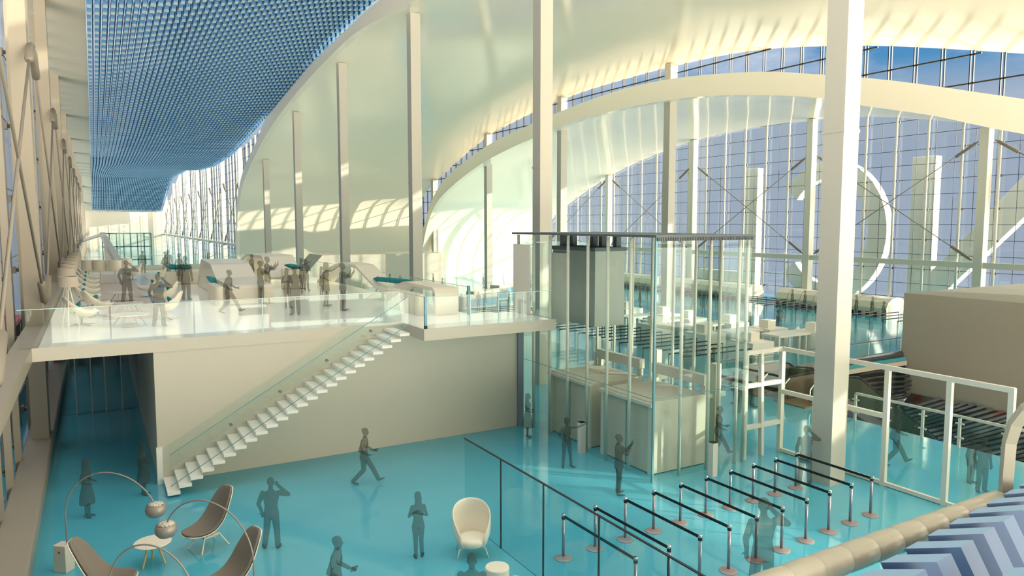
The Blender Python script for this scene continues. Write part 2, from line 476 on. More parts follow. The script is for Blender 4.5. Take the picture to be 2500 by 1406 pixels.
def brace(X, ya, za, yb, zb, r, par, tb=1.7, rt=.13):
    a = Vector((X, ya, za)); b = Vector((X, yb, zb)); d = (b-a); L = d.length; d.normalize()
    m = MB(); m.tube([a+d*.6, b-d*.6], r, 6); p = m.build('brace_rod', M['rodgrey'], par, smooth=True)
    for s, q in ((a, 1), (b, -1)):
        t = MB(); t.tube([s+d*q*.35, s+d*q*.55, s+d*q*.62, s+d*q*(.62+tb), s+d*q*(.7+tb)], [r*1.3, r*1.6, rt, rt, r], 8)
        t.build('turnbuckle', M['rodgrey'], p, smooth=True)
for k in range(4):
    ya, yb = ycols[k], ycols[k+1]
    za = min(14.3, f60(ya)-.4); zb = min(14.3, f60(yb)-.4)
    brace(59.7, ya+.3, za, yb-.3, 4.7, .04, win); brace(59.7, ya+.3, 4.7, yb-.3, zb, .04, win)
brace(59.7, ycols[0]-.3, 14.3, ycols[0]-15.4, 4.7, .04, win)

# clerestory over the second arch
fo2 = lambda y: zat(c_rim2_out, y)-.2
fv1 = lambda y: zat(c_v1_far, y)
win = glaze('window_2', 41.55, [i*1.0 for i in range(-30, 101)], fv1, fo2, glass('clerestory_glass', (.93, .96, 1.0), .03, .3))
grid(41.5, 20.86-1.57*10, 100, 1.57, 1.65, 21, 1.52, fv1, fo2, .05, double=.09).build('black_glazing_grid', M['frame'], win)

# ---- blue block ceiling over the long hall
ZR = [(28, 22.6), (48, 22.7), (56, 22.4), (65.7, 21.6), (81, 19.8), (96, 18.2), (108, 17.2), (124.6, 16.8), (140, 17.2), (165, 18.6), (192, 18.6), (205, 16.6), (218, 13.5), (230, 10.9)]
ZL = [(28, 20.6), (45, 19.0), (60, 17.9), (90, 16.8), (125, 16.4), (160, 17.6), (192, 18.2), (205, 16.4), (218, 13.5), (230, 10.9)]
def pl(T, y):
    for a, b in zip(T, T[1:]):
        if y <= b[0]:
            t = max(0, (y-a[0])/(b[0]-a[0])); return a[1]+(b[1]-a[1])*t
    return T[-1][1]
def zceil(x, y):
    s = max(0, min(1, (x-.3)/16.7)); s = s*s*(3-2*s)*.5+s*.5
    return pl(ZL, y)*(1-s)+pl(ZR, y)*s
m = MB()
for i in range(47):                                        # open lattice: long fins with the blocks hanging between them
    x = .35 + (i-.5)*.375; yy = 22
    rg = []
    while yy <= 231:
        z = zceil(x, yy)+.42; rg.append([(x-.03, yy, z), (x+.03, yy, z), (x+.03, yy, z+.5), (x-.03, yy, z+.5)]); yy += 3
    m.rings(rg)
canopy = struct(m.build('ceiling', M['blue_back']))
m = MB(); rg = []; yy = 118
while yy <= 231:
    rg.append([(x, yy, zceil(x, yy)+.55) for x in [-.2+i*17.3/16 for i in range(17)]]); yy += 2
m.rings(rg, caps=False, closed=False)
struct(m.build('ceiling', M['blue_back'], smooth=True))
big = MB(); cnt = 0
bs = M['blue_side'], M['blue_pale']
DX, DY = .375, 1.15
NX = 46
rows = int((230-24)/DY)
near = []
for r in range(rows):
    y = 24+r*DY
    for i in range(NX):
        x = .35 + i*DX + (DX/2 if r % 2 else 0)*0
        z = zceil(x, y)
        # is it in the picture?
        d = Vector((x, y, z))-CAM; dep = d.dot(FV)
        px = CX+F_PX*d.dot(RV)/dep; py = CY-F_PX*d.dot(UV)/dep
        if px > -40 and py > -60:
            near.append((dep, x, y, z))
near.sort()
def block(mb, x, y, z):
    w, l, h = .105, .25, .5
    za, zb = zceil(x, y-l), zceil(x, y+l)
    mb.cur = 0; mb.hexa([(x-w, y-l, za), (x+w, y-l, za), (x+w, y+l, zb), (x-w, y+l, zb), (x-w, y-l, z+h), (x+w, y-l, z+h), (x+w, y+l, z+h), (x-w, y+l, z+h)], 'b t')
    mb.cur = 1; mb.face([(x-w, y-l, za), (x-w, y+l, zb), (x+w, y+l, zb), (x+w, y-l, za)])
for dep, x, y, z in near[:100]:
    b = MB(); block(b, x, y, z); b.build('hanging_block', bs, canopy)
for dep, x, y, z in near[100:]: block(big, x, y, z)
tag(big.build('hanging_block', bs, canopy), kind='stuff')
# grey margin along the left facade
m = MB(); rg = []; yy = 0
while yy <= 240:
    rg.append([(-3.0, yy, pl(ZL, yy)+.2), (.2, yy, pl(ZL, yy)+.2), (.2, yy, pl(ZL, yy)+.5), (-3.0, yy, pl(ZL, yy)+.5)]); yy += 4
m.rings(rg); struct(m.build('trim_7', M['white']))
m = MB(); m.box(-1.6, 18.9, 230.2, 231, 10.9, 24); struct(m.build('trim_8', M['white']))

# ---- glazing between blue ceiling and first arch, running on down the hall
fr1 = lambda y: (zat(c_rim1_out, y)-.2 if y < 107 else 0)
ftop = lambda y: max(pl(ZR, y)+1.2, 8)
win = glaze('window_3', 18.95, [i*2.0 for i in range(12, 121)], ftop, fr1, M['glass_facade'])
grid(18.9, 24, 240, 1.58, 1.3, 23.5, 1.3, ftop, fr1, .04).build('black_glazing_grid', M['frame'], win)
m = MB(); m.box(18.3, 18.6, 107, 240, 4.35, 4.75); m.build('transom_beam', M['steelwhite'], win)
k = 0; Yc = [93.1+15.95*i for i in range(1, 10)]
for Y in Yc:
    m = MB(); m.box(18.1, 18.75, Y-.35, Y+.35, 0, ftop(Y)); m.build('facade_column', M['steelwhite'], win)
for a, b in zip(Yc, Yc[1:]):
    brace(18.4, a+.3, 14.3, b-.3, 4.7, .05, win, 1.7, .16); brace(18.4, a+.3, 4.7, b-.3, 14.3, .05, win, 1.7, .16)
y = 40.4
while y < 238:
    if all(abs(y-c) > .6 for c in Yc) and ftop(y)-fr1(y) > .8:
        m = MB(); m.tube([(18.75, y, fr1(y)), (18.75, y, ftop(y))], .12, 6); m.build('vertical_tube', M['steelwhite'], win, smooth=True)
    y += 2.66 if y > 107 else 3.1

# ---- left facade
fl = lambda y: pl(ZL, y)+.4
win = glaze('window_4', -2.75, [i*4.0 for i in range(0, 61)], fl, zero, M['glass_left'])
grid(-2.7, 1.5, 240, 3.16, 1.3, 18, 2.6, fl, zero, .02).build('glazing_grid', M['clampgrey'], win)
y = 13.6 - 2.64*4
while y < 236:
    k = (y-13.6)/15.84
    if abs(k-round(k)) > .05:
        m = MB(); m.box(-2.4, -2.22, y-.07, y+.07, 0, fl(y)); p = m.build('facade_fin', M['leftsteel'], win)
        if y < 60:
            c = MB(); z = .9
            while z < 14:
                c.tube([(-2.62, y+.12, z), (-2.2, y+.12, z)], .07, 8); c.box(-2.6, -2.5, y-.1, y+.3, z-.12, z+.12); z += 2.6
            c.build('glass_clamp', M['clampgrey'], p)
    y += 2.64
Yl = [13.8+15.85*i for i in range(0, 15)]
for Y in Yl:
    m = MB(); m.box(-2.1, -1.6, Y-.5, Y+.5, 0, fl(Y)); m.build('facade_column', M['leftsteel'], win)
def brace2(X, ya, za, yb, zb, par, rt):
    brace(X, ya, za, yb, zb, .04, par, 1.3, rt)
for a, b in zip(Yl, Yl[1:]):
    if a > 130: break
    brace2(-1.5, a, 13.9, b, 4.9, win, .13); brace2(-1.5, a, 4.9, b, 13.9, win, .13)
brace2(-1.5, Yl[0], 4.9, Yl[0]-12, 12.0, win, .13)
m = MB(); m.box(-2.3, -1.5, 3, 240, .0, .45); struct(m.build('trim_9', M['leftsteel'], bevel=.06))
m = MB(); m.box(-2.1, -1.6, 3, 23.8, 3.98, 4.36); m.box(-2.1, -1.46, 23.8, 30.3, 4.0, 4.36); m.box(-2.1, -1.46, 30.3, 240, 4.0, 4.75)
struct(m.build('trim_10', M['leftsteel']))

# things seen outside through the left facade
for i, (y0, y1, z1) in enumerate([(33, 39.6, 2.7), (40.2, 47, 2.9)]):
    m = MB(); m.box(-5.2, -3.45, y0, y1, 0, z1)
    rb = m.build('red_container', M['red'], bevel=.05)
    q = MB()
    for k in range(6): q.box(-3.46, -3.42, y0+.5+k*1.0, y0+.56+k*1.0, .3, z1-.3)
    q.build('door_ribs', M['frame'], rb)
    tag(rb, ['red container outside the left glazing, nearer one', 'red container outside the left glazing, farther one behind the gallery edge'][i], 'container', 'red containers outside the left glazing')
m = MB(); m.box(-14, -3.3, 0, 80, -.3, 0); struct(m.build('floor', M['apron']))
m = MB(); m.box(-9, -7.6, 5, 60, 0, 6.5); m.box(-9.2, -7.55, 5, 60, 2.2, 2.5)
tag(m.build('outbuilding', M['greyblue']), 'grey low building outside the left glazing', 'building')

# ---- giant letters standing outside, seen from behind (front faces away)
def letter(name, label, polys, X=63.0, th=.9):
    t = MB()
    for p in polys:
        t.cur = 0
        t.extr(p, 'x', X, X+th)
    o = t.build(name, M['letter'], bevel=.06)
    return tag(o, label, 'letter', 'giant white letters outside the glass facade')
letter('giant_letter', 'giant cream L in mirror view outside the glass, leftmost of the sign', [[(55.95, 0), (57.75, 0), (57.75, 13.8), (55.95, 13.8)], [(57.7, 0), (64.5, 0), (64.5, 2.4), (57.7, 2.4)]])
def arc(cy, cz, a, b, a2, b2, t0, t1, n=34):
    o = [(cy+a*math.cos(t0+(t1-t0)*i/n), cz+b*math.sin(t0+(t1-t0)*i/n)) for i in range(n+1)]
    q = [(cy+a2*math.cos(t0+(t1-t0)*i/n), cz+b2*math.sin(t0+(t1-t0)*i/n)) for i in range(n+1)]
    return o, q
o, q = arc(47.2, 7.0, 6.4, 7.0, 4.5, 5.2, math.radians(38), math.radians(322))
t = MB()
rings = [[(63, a[0], a[1]), (63, b[0], b[1]), (63.9, b[0], b[1]), (63.9, a[0], a[1])] for a, b in zip(o, q)]
t.rings(rings); tag(t.build('giant_letter', M['letter']), 'giant cream C in mirror view outside the glass, behind the tall near column', 'letter', 'giant white letters outside the glass facade')
letter('giant_letter', 'giant cream letter with upright and rising diagonal outside, rightmost of the sign',
       [[(36.6, 0), (38.7, 0), (38.7, 13.6), (36.6, 13.6)], [(36.6, .5), (36.6, 3.6), (27.0, 14.6), (27.0, 11.0)], [(25.0, 0), (27.1, 0), (27.1, 14.6), (25.0, 14.6)]])
# ================================================================== STAIR
st = empty('floating_stair', (1.5, 23.7, 0), 0, 'white floating stair climbing along the wall to the gallery', 'staircase')
def kid(mb, name, mat, par, **k):
    loc = par.matrix_basis.inverted()
    mb.v = [tuple(loc @ Vector(p)) for p in mb.v]
    return mb.build(name, mat, par, **k)
for i in range(24):
    m = MB(); x = 1.52+.307*i; z = .16+.1755*i
    m.box(x, x+.335, 22.28, 23.78, z-.09, z)
    kid(m, 'tread', M['stair'], st)
def glz(i): return .16+.1755*i
a, b = (1.6, .35), (8.9, 4.5)
pan = MB()
pan.extr([(1.62, .28), (8.95, 4.46), (8.95, 5.38), (1.62, 1.2)], 'y', 22.44, 22.46)
g = kid(pan, 'glass_balustrade', M['glass'], st)
m = MB(); m.bar((1.62, 22.45, 1.2), (8.95, 22.45, 5.38), .016, .016); m.bar((1.62, 22.45, .28), (8.95, 22.45, 4.46), .018, .018)
kid(m, 'glass_edge', M['edge_glass'], st)
pan = MB(); pan.extr([(1.5, .3), (9.25, 4.7), (9.25, 5.45), (1.5, 1.05)], 'y', 23.68, 23.7)
kid(pan, 'wall_side_glass', M['glass'], st)
for x in (3.3, 4.75, 6.2, 7.65):
    z = .28+(x-1.62)*.5703+.62
    m = MB(); m.tube([(x, 22.40, z), (x, 22.50, z)], .045, 10); kid(m, 'glass_fixing', M['clampgrey'], st)
m = MB(); m.extr([(1.36, 0), (1.52, 0), (1.52, 1.1), (1.36, 1.1)], 'y', 23.66, 23.79); kid(m, 'newel_end', M['stair'], st)

# ================================================================== GLASS BALUSTRADES OF THE GALLERY
def balustrade(p0, p1, z, h, n, label, edge=M['edge_pale'], posts=(), mat=None, name='glass_balustrade'):
    p0 = Vector(p0+(z,)); p1 = Vector(p1+(z,)); d = p1-p0
    t = empty(name, p0, 0, label, 'balustrade')
    side = Vector((-d.y, d.x, 0)).normalized()*.012
    for i in range(n):
        a = d*(i/n+.002); b = d*((i+1)/n-.002)
        m = MB(); m.hexa([a-side, b-side, b+side, a+side, a-side+Vector((0, 0, h)), b-side+Vector((0, 0, h)), b+side+Vector((0, 0, h)), a+side+Vector((0, 0, h))])
        m.build('glass_panel', mat or M['glass'], t)
    m = MB(); m.bar(Vector((0, 0, h)), d+Vector((0, 0, h)), .024 if h < 2 else .05, .02)
    m.build('top_edge', edge, t)
    for s in posts:
        q = d*s
        m = MB(); m.box(q.x-.015, q.x+.015, q.y-.015, q.y+.015, 0, h); m.build('joint_post', edge, t)
    return t
balustrade((-1.9, 23.86), (9.25, 23.86), Z1, 1.08, 5, 'long clear glass balustrade along the front edge of the gallery', posts=(.58, ))
balustrade((9.3, 23.8), (9.3, 21.86), Z1, 1.05, 1, 'short glass panel at the top of the stair beside the gallery', posts=(.02,))
b = balustrade((9.3, 21.84), (14.25, 21.84), Z1, 1.05, 4, 'glass balustrade with blue edge around the stair landing', posts=(.33, .55, .75))
m = MB(); m.box(-.04, .04, -.04, .04, .12, 1.05); m.build('corner_edge', M['teal_edge'], b)
m = MB(); m.box(-.045, .045, -.045, .045, -.08, .12); m.build('corner_shoe', M['black'], b)
b = balustrade((12.25, 24.6), (12.25, 60), Z1, 1.05, 14, 'glass balustrade running back along the right side of the gallery', posts=(0, .07, .14, .21, .28, .36))
m = MB(); m.box(-.05, .05, -.05, .05, 0, 1.1); m.build('corner_edge', M['teal_edge'], b)
balustrade((-1.4, 60), (12.25, 60), Z1, 1.05, 6, 'glass balustrade at the far end of the gallery behind the lounge chairs', M['white'])
b = balustrade((9.3, 22.0), (14.3, 24.55), Z1, .01, 1, 'x') if False else None
# glass screen on the ground floor by the egg chairs
balustrade((8.2, 16.75), (8.2, 7.0), 0, 2.2, 5, 'tall free-standing glass screen between the egg chair and the belt barriers', M['frame'], posts=(.2, .395, .6, .8), mat=M['glass_blue'], name='glass_screen')

# ================================================================== GLASS LIFT ENCLOSURE
lf = empty('glass_lift_enclosure', (14.3, 16.4, 0), 0, 'tall glass lift enclosure with white posts and flat dark roof', 'lift shaft')
LX, LY, LH = 4.0, 8.3, 7.38
m = MB(); m.box(-.05, LX+.05, -.05, LY+.1, LH, LH+.07); m.build('roof_slab', M['darkroof'], lf)
m = MB()
for i in range(60): m.box(LX*i/60, LX*i/60+.035, -.1, -.05, LH-.1, LH)
m.build('roof_grille', M['darkroof'], lf)
m = MB(); m.box(-.04, .04, 0, LY, LH-.32, LH-.02); m.box(0, LX, -.04, .04, LH-.2, LH-.1); m.build('head_beam', M['glass_lift'], lf)
for (x0, x1, y0, y1) in ((0, .02, 0, LY), (LX-.02, LX, 0, LY), (0, LX, 0, .02), (0, LX, LY-.02, LY)):
    m = MB(); m.box(x0, x1, y0, y1, .02, LH-.3); m.build('glass_wall', M['glass_lift'], lf)
k = 0
for yy in [1.23, 2.4, 3.5, 4.68, 5.82, 6.95, 8.1]:
    m = MB(); m.tube([(.08, yy, 0), (.08, yy, LH-.02)], .055, 10); m.build('tube_post', M['steelwhite'], lf, smooth=True)
    m = MB(); m.tube([(LX-.08, yy, 0), (LX-.08, yy, LH-.02)], .055, 10); m.build('tube_post', M['steelwhite'], lf, smooth=True)
for xx in (1.14, 2.3, 3.55, 3.92):
    m = MB(); m.tube([(xx, .08, 0), (xx, .08, LH-.02)], .055, 10); m.build('tube_post', M['steelwhite'], lf, smooth=True)
m = MB(); m.box(-.03, .03, -.03, .03, 0, LH); m.build('corner_glass_edge', M['edge_glass'], lf)
m = MB(); m.bar((.04, 0, 2.55), (.04, LY, 2.55), .015); m.bar((0, 0, 2.55), (LX, 0, 2.55), .015); m.build('joint_line', M['edge_glass'], lf)
# lift cabins standing inside at floor level, and one up at the gallery
def cabin(x0, x1, y0, y1, h, label):
    t = empty('lift_cabin', ((x0+x1)/2, (y0+y1)/2, 0), 0, label, 'lift cabin')
    wx, wy = (x1-x0)/2, (y1-y0)/2
    m = MB(); m.box(-wx, wx, -wy, wy, 0.02, h); m.build('cabin_body', M['white'], t, bevel=.02)
    m = MB(); m.box(-wx-.12, -wx+.02, -wy-.05, wy+.05, h-.14, h-.04); m.build('roof_lip', M['steelwhite'], t)
    m = MB(); m.box(-wx-.06, -wx+.01, -wy-.02, -wy+.14, 0, h-.1); m.box(-wx-.06, -wx+.01, wy-.14, wy+.02, 0, h-.1); m.build('door_jamb', M['steelwhite'], t)
    m = MB(); m.box(-wx-.02, -wx, -.01, .01, 0, h-.2); m.build('door_seam', M['edge_glass'], t)
    m = MB(); m.box(wx-.15, wx+.08, -wy, wy, h+.28, h+.62); m.box(wx-.1, wx+.02, -wy, -wy+.2, h, h+.3); m.box(wx-.1, wx+.02, wy-.2, wy, h, h+.3); m.build('machine_beam', M['steelwhite'], t)
cabin(14.72, 17.0, 16.9, 19.45, 2.3, 'white lift cabin with flat roof, nearer of the two inside the glass enclosure')
cabin(14.72, 17.0, 20.1, 22.65, 2.3, 'white lift cabin with flat roof, farther of the two inside the glass enclosure')
t = empty('lift_hoistway', (15.85, 21.95, 4.1), 0, 'grey upper lift box hanging beside the landing inside the glass enclosure', 'lift cabin')
m = MB(); m.box(-.65, .65, -1.35, 1.35, .05, 2.75); m.build('box_body', M['carbox'], t)
m = MB(); m.box(-.7, .7, -1.4, 1.4, 2.72, 2.85); m.build('box_cap', M['darkroof'], t)
m = MB(); m.box(-.75, -.65, .3, 1.3, -.05, 2.6); m.build('door_frame', M['steelwhite'], t)
for q in ((-.4, 1.0), (-.1, .8), (.2, -.1), (.3, -.5), (.5, -1.1)):
    m = MB(); m.box(q[0]-.1, q[0]+.1, q[1]-.1, q[1]+.1, 2.85, 3.28); m.build('hanger', M['darkroof'], t)
m = MB(); m.box(14.17, 14.23, 23.35, 24.55, 4.36, 7.0)
tag(m.build('door_panel', M['steelwhite']), 'bright cream panel beside the grey lift box at the landing', 'panel')
t = empty('ticket_bollard', (16.35, 15.95, 0), 0, 'white square bollard with dark top in front of the lift enclosure', 'bollard')
m = MB(); m.box(-.1, .1, -.1, .1, 0, 1.05); m.build('post', M['steelwhite'], t); m = MB(); m.box(-.1, .1, -.1, .1, 1.05, 1.07); m.build('top_plate', M['black'], t)
t = empty('ticket_bollard', (14.15, 19.85, 0), 0, 'white square bollard with dark top between the two lift cabins', 'bollard')
m = MB(); m.box(-.1, .1, -.1, .1, 0, 1.05); m.build('post', M['steelwhite'], t); m = MB(); m.box(-.1, .1, -.1, .1, 1.05, 1.07); m.build('top_plate', M['black'], t)
for X, Y, lab in ((18.3, 21.5, 'white square guide post with side brackets behind the lift cabins, right one'), (18.2, 25.3, 'white square guide post with side brackets behind the lift cabins, left one'), (18.2, 18.3, 'white square guide post with side brackets right of the nearer lift cabin')):
    t = empty('guide_post', (X+.6, Y, 0), 0, lab, 'post')
    m = MB(); m.box(-.13, .13, -.13, .13, 0, 2.9); m.build('post', M['steelwhite'], t)
    m = MB(); m.box(-.45, .45, -.05, .05, 1.7, 1.85); m.build('bracket', M['steelwhite'], t)

# ================================================================== WHITE FRAMED GLASS PARTITION
pt = empty('framed_glass_partition', (20.15, 16.6, 0), 0, 'white framed glass partition with three tall bays behind the tall column', 'partition')
def fr(a, b, w=.12, d=.14, name='frame_member'):
    m = MB(); m.bar(a, b, w, d); m.build(name, M['steelwhite'], pt)
H = 3.62
fr((0, 0, 0), (0, 0, H), .16); fr((0, 0, H-.06), (0, -7.2, H-.06)); fr((0, -.1, .075), (0, -7.1, .075), .11, .11)
for y in (-3.8, -5.6, -7.15): fr((0, y, 0), (0, y, H), .13)
fr((0, 0, 2.1), (0, -3.8, 2.1)); fr((0, -1.35, 0), (0, -1.35, 2.1), .1)
fr((0, 0, H-.06), (-1.78, 0, H-.06)); fr((0, 0, 2.45), (-1.78, 0, 2.45)); fr((0, 0, 1.05), (-1.78, 0, 1.05)); fr((-.9, 0, 0), (-1.05, 0, H), .12); fr((-1.75, 0, 0), (-1.75, 0, H), .12)
for a, b in ((0, -3.8), (-3.8, -5.6), (-5.6, -7.15)):
    m = MB(); m.box(-.01, .01, b, a, .1, H-.1); m.build('glass_pane', M['glass'], pt)
m = MB(); m.box(-1.75, 0, -.01, .01, .1, H-.1); m.build('glass_pane', M['glass'], pt)
# pit-side railing
rl = empty('pit_railing', (25.9, 17.75, 0), 0, 'white post and glass railing along the edge of the escalator pit', 'railing')
m = MB(); m.bar((0, 0, 1.1), (0, -13.0, 1.1), .07, .09); m.build('handrail', M['steelwhite'], rl)
for y in (0, -1.35, -2.7, -4.0, -5.5, -7.0):
    m = MB(); m.box(-.035, .035, y-.045, y+.045, 0, 1.08); p = m.build('post', M['steelwhite'], rl)
    m = MB()
    for z in (.35, .85): m.bar((0, y-.15, z), (0, y+.15, z), .05)
    m.build('glass_clamp', M['steelwhite'], p)
m = MB(); m.box(-.008, .008, -13, 0, .12, 1.0); m.build('glass_pane', M['glass_blue'], rl)
rl = empty('pit_railing', (25.9, 25.3, 0), 0, 'thin handrail on slim posts behind the escalator pit, in front of the big white block', 'railing')
m = MB(); m.bar((0, 0, 1.1), (15, 0, 1.1), .05); m.build('handrail', M['steel'], rl)
for x in (0, 3, 6, 9, 12, 15):
    m = MB(); m.tube([(x, 0, 0), (x, 0, 1.1)], .025, 6); m.build('post', M['steel'], rl)
m = MB(); m.box(0, 15, -.008, .008, .12, 1.0); m.build('glass_pane', M['glass_blue'], rl)

# ================================================================== ESCALATORS
def escalator(x, y, label):
    t = empty('escalator', (x, y, 0), 0, label, 'escalator')
    # runs toward +x and down
    for s, dy in ((1, 0), (-1, -1.3)):
        pts = [(0, .1), (.0, .75), (.25, 1.0), (2.2, 1.0), (3.2, .85), (9.5, -2.9), (9.5, -3.7), (3.0, -.15), (2.0, 0.0)]
        m = MB(); m.extr(pts, 'y', dy-.03, dy+.03); m.build('glass_side', M['green'] if s < 0 else M['taupe'], t)
        m = MB(); m.tube([(.1, dy, .05), (-.12, dy, .3), (-.12, dy, .75), (.15, dy, 1.02), (2.2, dy, 1.06), (3.2, dy, .92), (9.6, dy, -2.85)], .05, 8); m.build('handrail', M['black'], t, smooth=True)
        m = MB(); m.tube([(-.06, dy-.07, .1), (-.2, dy-.07, .4), (-.18, dy-.07, .75), (.1, dy-.07, .98)], .035, 8); m.build('newel_trim', M['chrome'], t, smooth=True)
    m = MB(); m.extr([(-.5, .03), (2.2, .03), (3.0, -.1), (9.5, -3.7), (9.5, -4.1), (2.8, -.6), (-.5, -.3)], 'y', -1.2, -.1); m.build('step_band', M['steel'], t)
    m = MB(); m.box(-.6, 2.4, -1.45, .15, -.02, .06); m.build('landing_plate', M['taupe'], t)
escalator(26.3, 23.9, 'escalator with taupe sides going down at the left rear of the pit')
escalator(26.3, 21.4, 'escalator with dark green glass sides in front of its twin at the pit')
m = MB(); m.extr([(0, 0), (6, -3.6), (6, -4.4), (0, -.9)], 'y', 0, .1)
m.v = [(p[0]+26.4, p[1]+18.4, p[2]) for p in m.v]
tag(m.build('stair_glass_side', M['green']), 'dark sloping glass side panel with steel handrail beside the escalators', 'panel')

# ================================================================== BELT BARRIERS
def barrier(name, x0, y0, x1, y1, h, full, label, group):
    t = empty(name, (x0, y0, 0), 0, label, 'barrier', group)
    D = (x1-x0, y1-y0)
    for i, (dx, dy) in enumerate(((0, 0), D)):
        m = MB(); m.tube([(dx, dy, .02), (dx, dy, h)], .035 if full else .02, 10 if full else 6); p = m.build('post', M['steel'] if full else M['frame'], t, smooth=True)
        if full:
            m = MB(); m.lathe([(.21, 0), (.21, .015), (.17, .035), (.05, .06)], (dx, dy, 0), 24); m.build('base', M['basegrey'], t, smooth=False)
            m = MB(); m.lathe([(.045, 0), (.045, .13), (.04, .15)], (dx, dy, h-.12), 14); c = m.build('belt_head', M['chrome'], t, smooth=False)
            m = MB(); m.lathe([(.047, .02), (.047, .09)], (dx, dy, h-.12), 14, False); m.build('belt_slot', M['black'], c)
    m = MB(); w = .0045 if full else .02
    d = Vector((D[0], D[1], 0)).normalized()*.035; s = Vector((-d.y, d.x, 0)).normalized()*w
    a = d; b = Vector((D[0], D[1], 0))-d; z0, z1 = h-.065, h+.005
    m.hexa([a-s+Vector((0, 0, z0)), b-s+Vector((0, 0, z0)), b+s+Vector((0, 0, z0)), a+s+Vector((0, 0, z0)), a-s+Vector((0, 0, z1)), b-s+Vector((0, 0, z1)), b+s+Vector((0, 0, z1)), a+s+Vector((0, 0, z1))])
    m.build('belt', M['black'], t)
    return t
B0 = ['the glass screen end', 'second from the glass screen', 'third from the glass screen', 'fourth from the glass screen', 'fifth from the glass screen', 'fifth from the tall column', 'fourth from the tall column', 'third from the tall column', 'second from the tall column', 'nearest the tall column and framed partition']
for k in range(10):
    x = 9.2+.945*k
    barrier('belt_barrier', x, 13.6+.04*k, x+.04, 11.05+.06*k, 1.05, True, 'steel belt barrier with black belt, '+('at '+B0[k] if k == 0 else B0[k]), 'belt barriers in the near queue')
for k in range(14):
    y = 27.55+1.03*k
    barrier('queue_barrier', 25.9, y, 30.9, y, 1.0, False, 'slim queue barrier with black rail in the field behind the lift enclosure', 'queue barriers behind the lift')
for k in range(34):
    y = 30.3+1.06*k
    if k in (5, 6, 18, 29): continue
    barrier('queue_barrier', 48.5, y, 53.7, y, 1.0, False, 'slim queue barrier with black rail in the far field by the glass facade', 'queue barriers by the facade')
for k in range(4):
    y = 48.7+1.07*k
    barrier('queue_barrier', 25.9, y, 30.9, y, 1.0, False, 'slim black queue rail seen between the ribbon bench and the lift panel', 'queue rails beyond the landing')

# ================================================================== DESKS AND LOUNGE PODS FAR OFF
def desk(p, label, table=True):
    t = empty('service_desk', p, 0, label, 'desk')
    m = MB(); m.box(-.8, .9, -.9, .9, 0, 1.15); m.build('counter_block', M['stair'], t)
    m = MB(); m.box(-.35, .35, -.35, .35, 1.15, 1.65); m.build('screen_box', M['stair'], t)
    if not table: return
    m = MB(); m.box(-3.6, -.8, -.4, 1.0, 1.0, 1.12); m.build('table_top', M['stair'], t)
    for x in (-3.5, -2.6, -1.7, -1.1):
        for y in (-.3, .9):
            m = MB(); m.box(x-.05, x+.05, y-.05, y+.05, 0, 1.0); m.build('table_leg', M['stair'], t)
dl = ['white service desk with screen box behind the tall column', 'white service desk with screen box left of the tall column', 'white service desk seen through the right side of the lift enclosure',
      'white service desk behind the corner of the lift enclosure', 'white service desk at the lift corner post, farther back', 'white service desk just right of the grey lift box']
for (x, y), l in zip([(1985, 851), (1872, 842), (1780, 826), (1680, 814), (1618, 802), (1530, 786)], dl):
    desk(atz(x, y, 0), l)
for (x, y), l in zip([(1800, 884), (1690, 860), (1575, 834)], ['white service desk in the front row, above the framed partition door', 'white service desk in the front row, left of the lift corner post', 'white service desk in the front row, behind the queue barriers']):
    p = atz(x, y, 0); p.x = 32.2
    desk(p, l, False)
def pod(y0, y1, label, n):
    t = empty('arched_canopy', (58.2, y0, 0), 0, label, 'baggage desk canopy', 'white arched canopies along the facade')
    L = (y1-y0)/n
    for i in range(n):
        m = MB(); rings = []
        for yy in (i*L+.03, (i+1)*L-.03):
            o = [(-1.3+.0, .15), (-1.35, .7), (-1.1, 1.2), (-.6, 1.5), (.1, 1.6), (.9, 1.5), (1.2, .9), (1.2, 0), (-1.3, 0)]
            rings.append([(a, yy, b) for a, b in o])
        m.rings(rings); m.build('canopy_segment', M['fibre'], t)
    m = MB()
    for i in range(n*2): m.box(-1.6, -1.4, i*L/2+.1, i*L/2+.3, 0, .35)
    m.build('foot', M['black'], t)
pod(65.5, 77, 'white segmented arched canopy by the facade, farthest one', 8)
pod(51.5, 62.5, 'white segmented arched canopy by the facade, seen through the lift enclosure', 8)
pod(36.5, 48, 'white segmented arched canopy by the facade, behind the tall near column', 8)

# white angular volume and low walls beyond the gallery
m = MB(); m.rings([[(19.8, 86, 0), (39.3, 86, 0), (39.3, 92, 0), (19.8, 92, 0)], [(23.5, 86, 4.0), (39.3, 86, 4.0), (39.3, 92, 4.0), (23.5, 92, 4.0)]])
tag(m.build('angular_white_volume', M['white']), 'white angular block with sloping left end behind the gallery balustrade', 'building block')
for (x, y, w, l, h), lab in zip([(34, 64, 5, 1.2, 1.2), (30.5, 59.5, 4.6, 1.3, 1.25), (24, 47, 3.5, 1.2, 1.2), (40, 70, 5, 1.5, 1.1), (21.5, 58, 4, 1.2, 1.1)],
    ['long white low counter in the distance right of the rear white column', 'white low counter above the queue rails beyond the landing', 'white low counter with rounded end behind the ribbon bench arch',
     'farthest white low counter near the angular block', 'white low counter behind the teal bolster']):
    t = empty('low_counter', (x, y, 0), .3, lab, 'counter')
    m = MB(); m.box(-w/2, w/2, -l/2, l/2, 0, h); m.build('body', M['fibre'], t, bevel=.12)
    m = MB(); m.box(-w/2+.4, w/2-.4, -l/2-.02, -l/2, .25, h-.3); m.build('front_window', M['pane'], t)
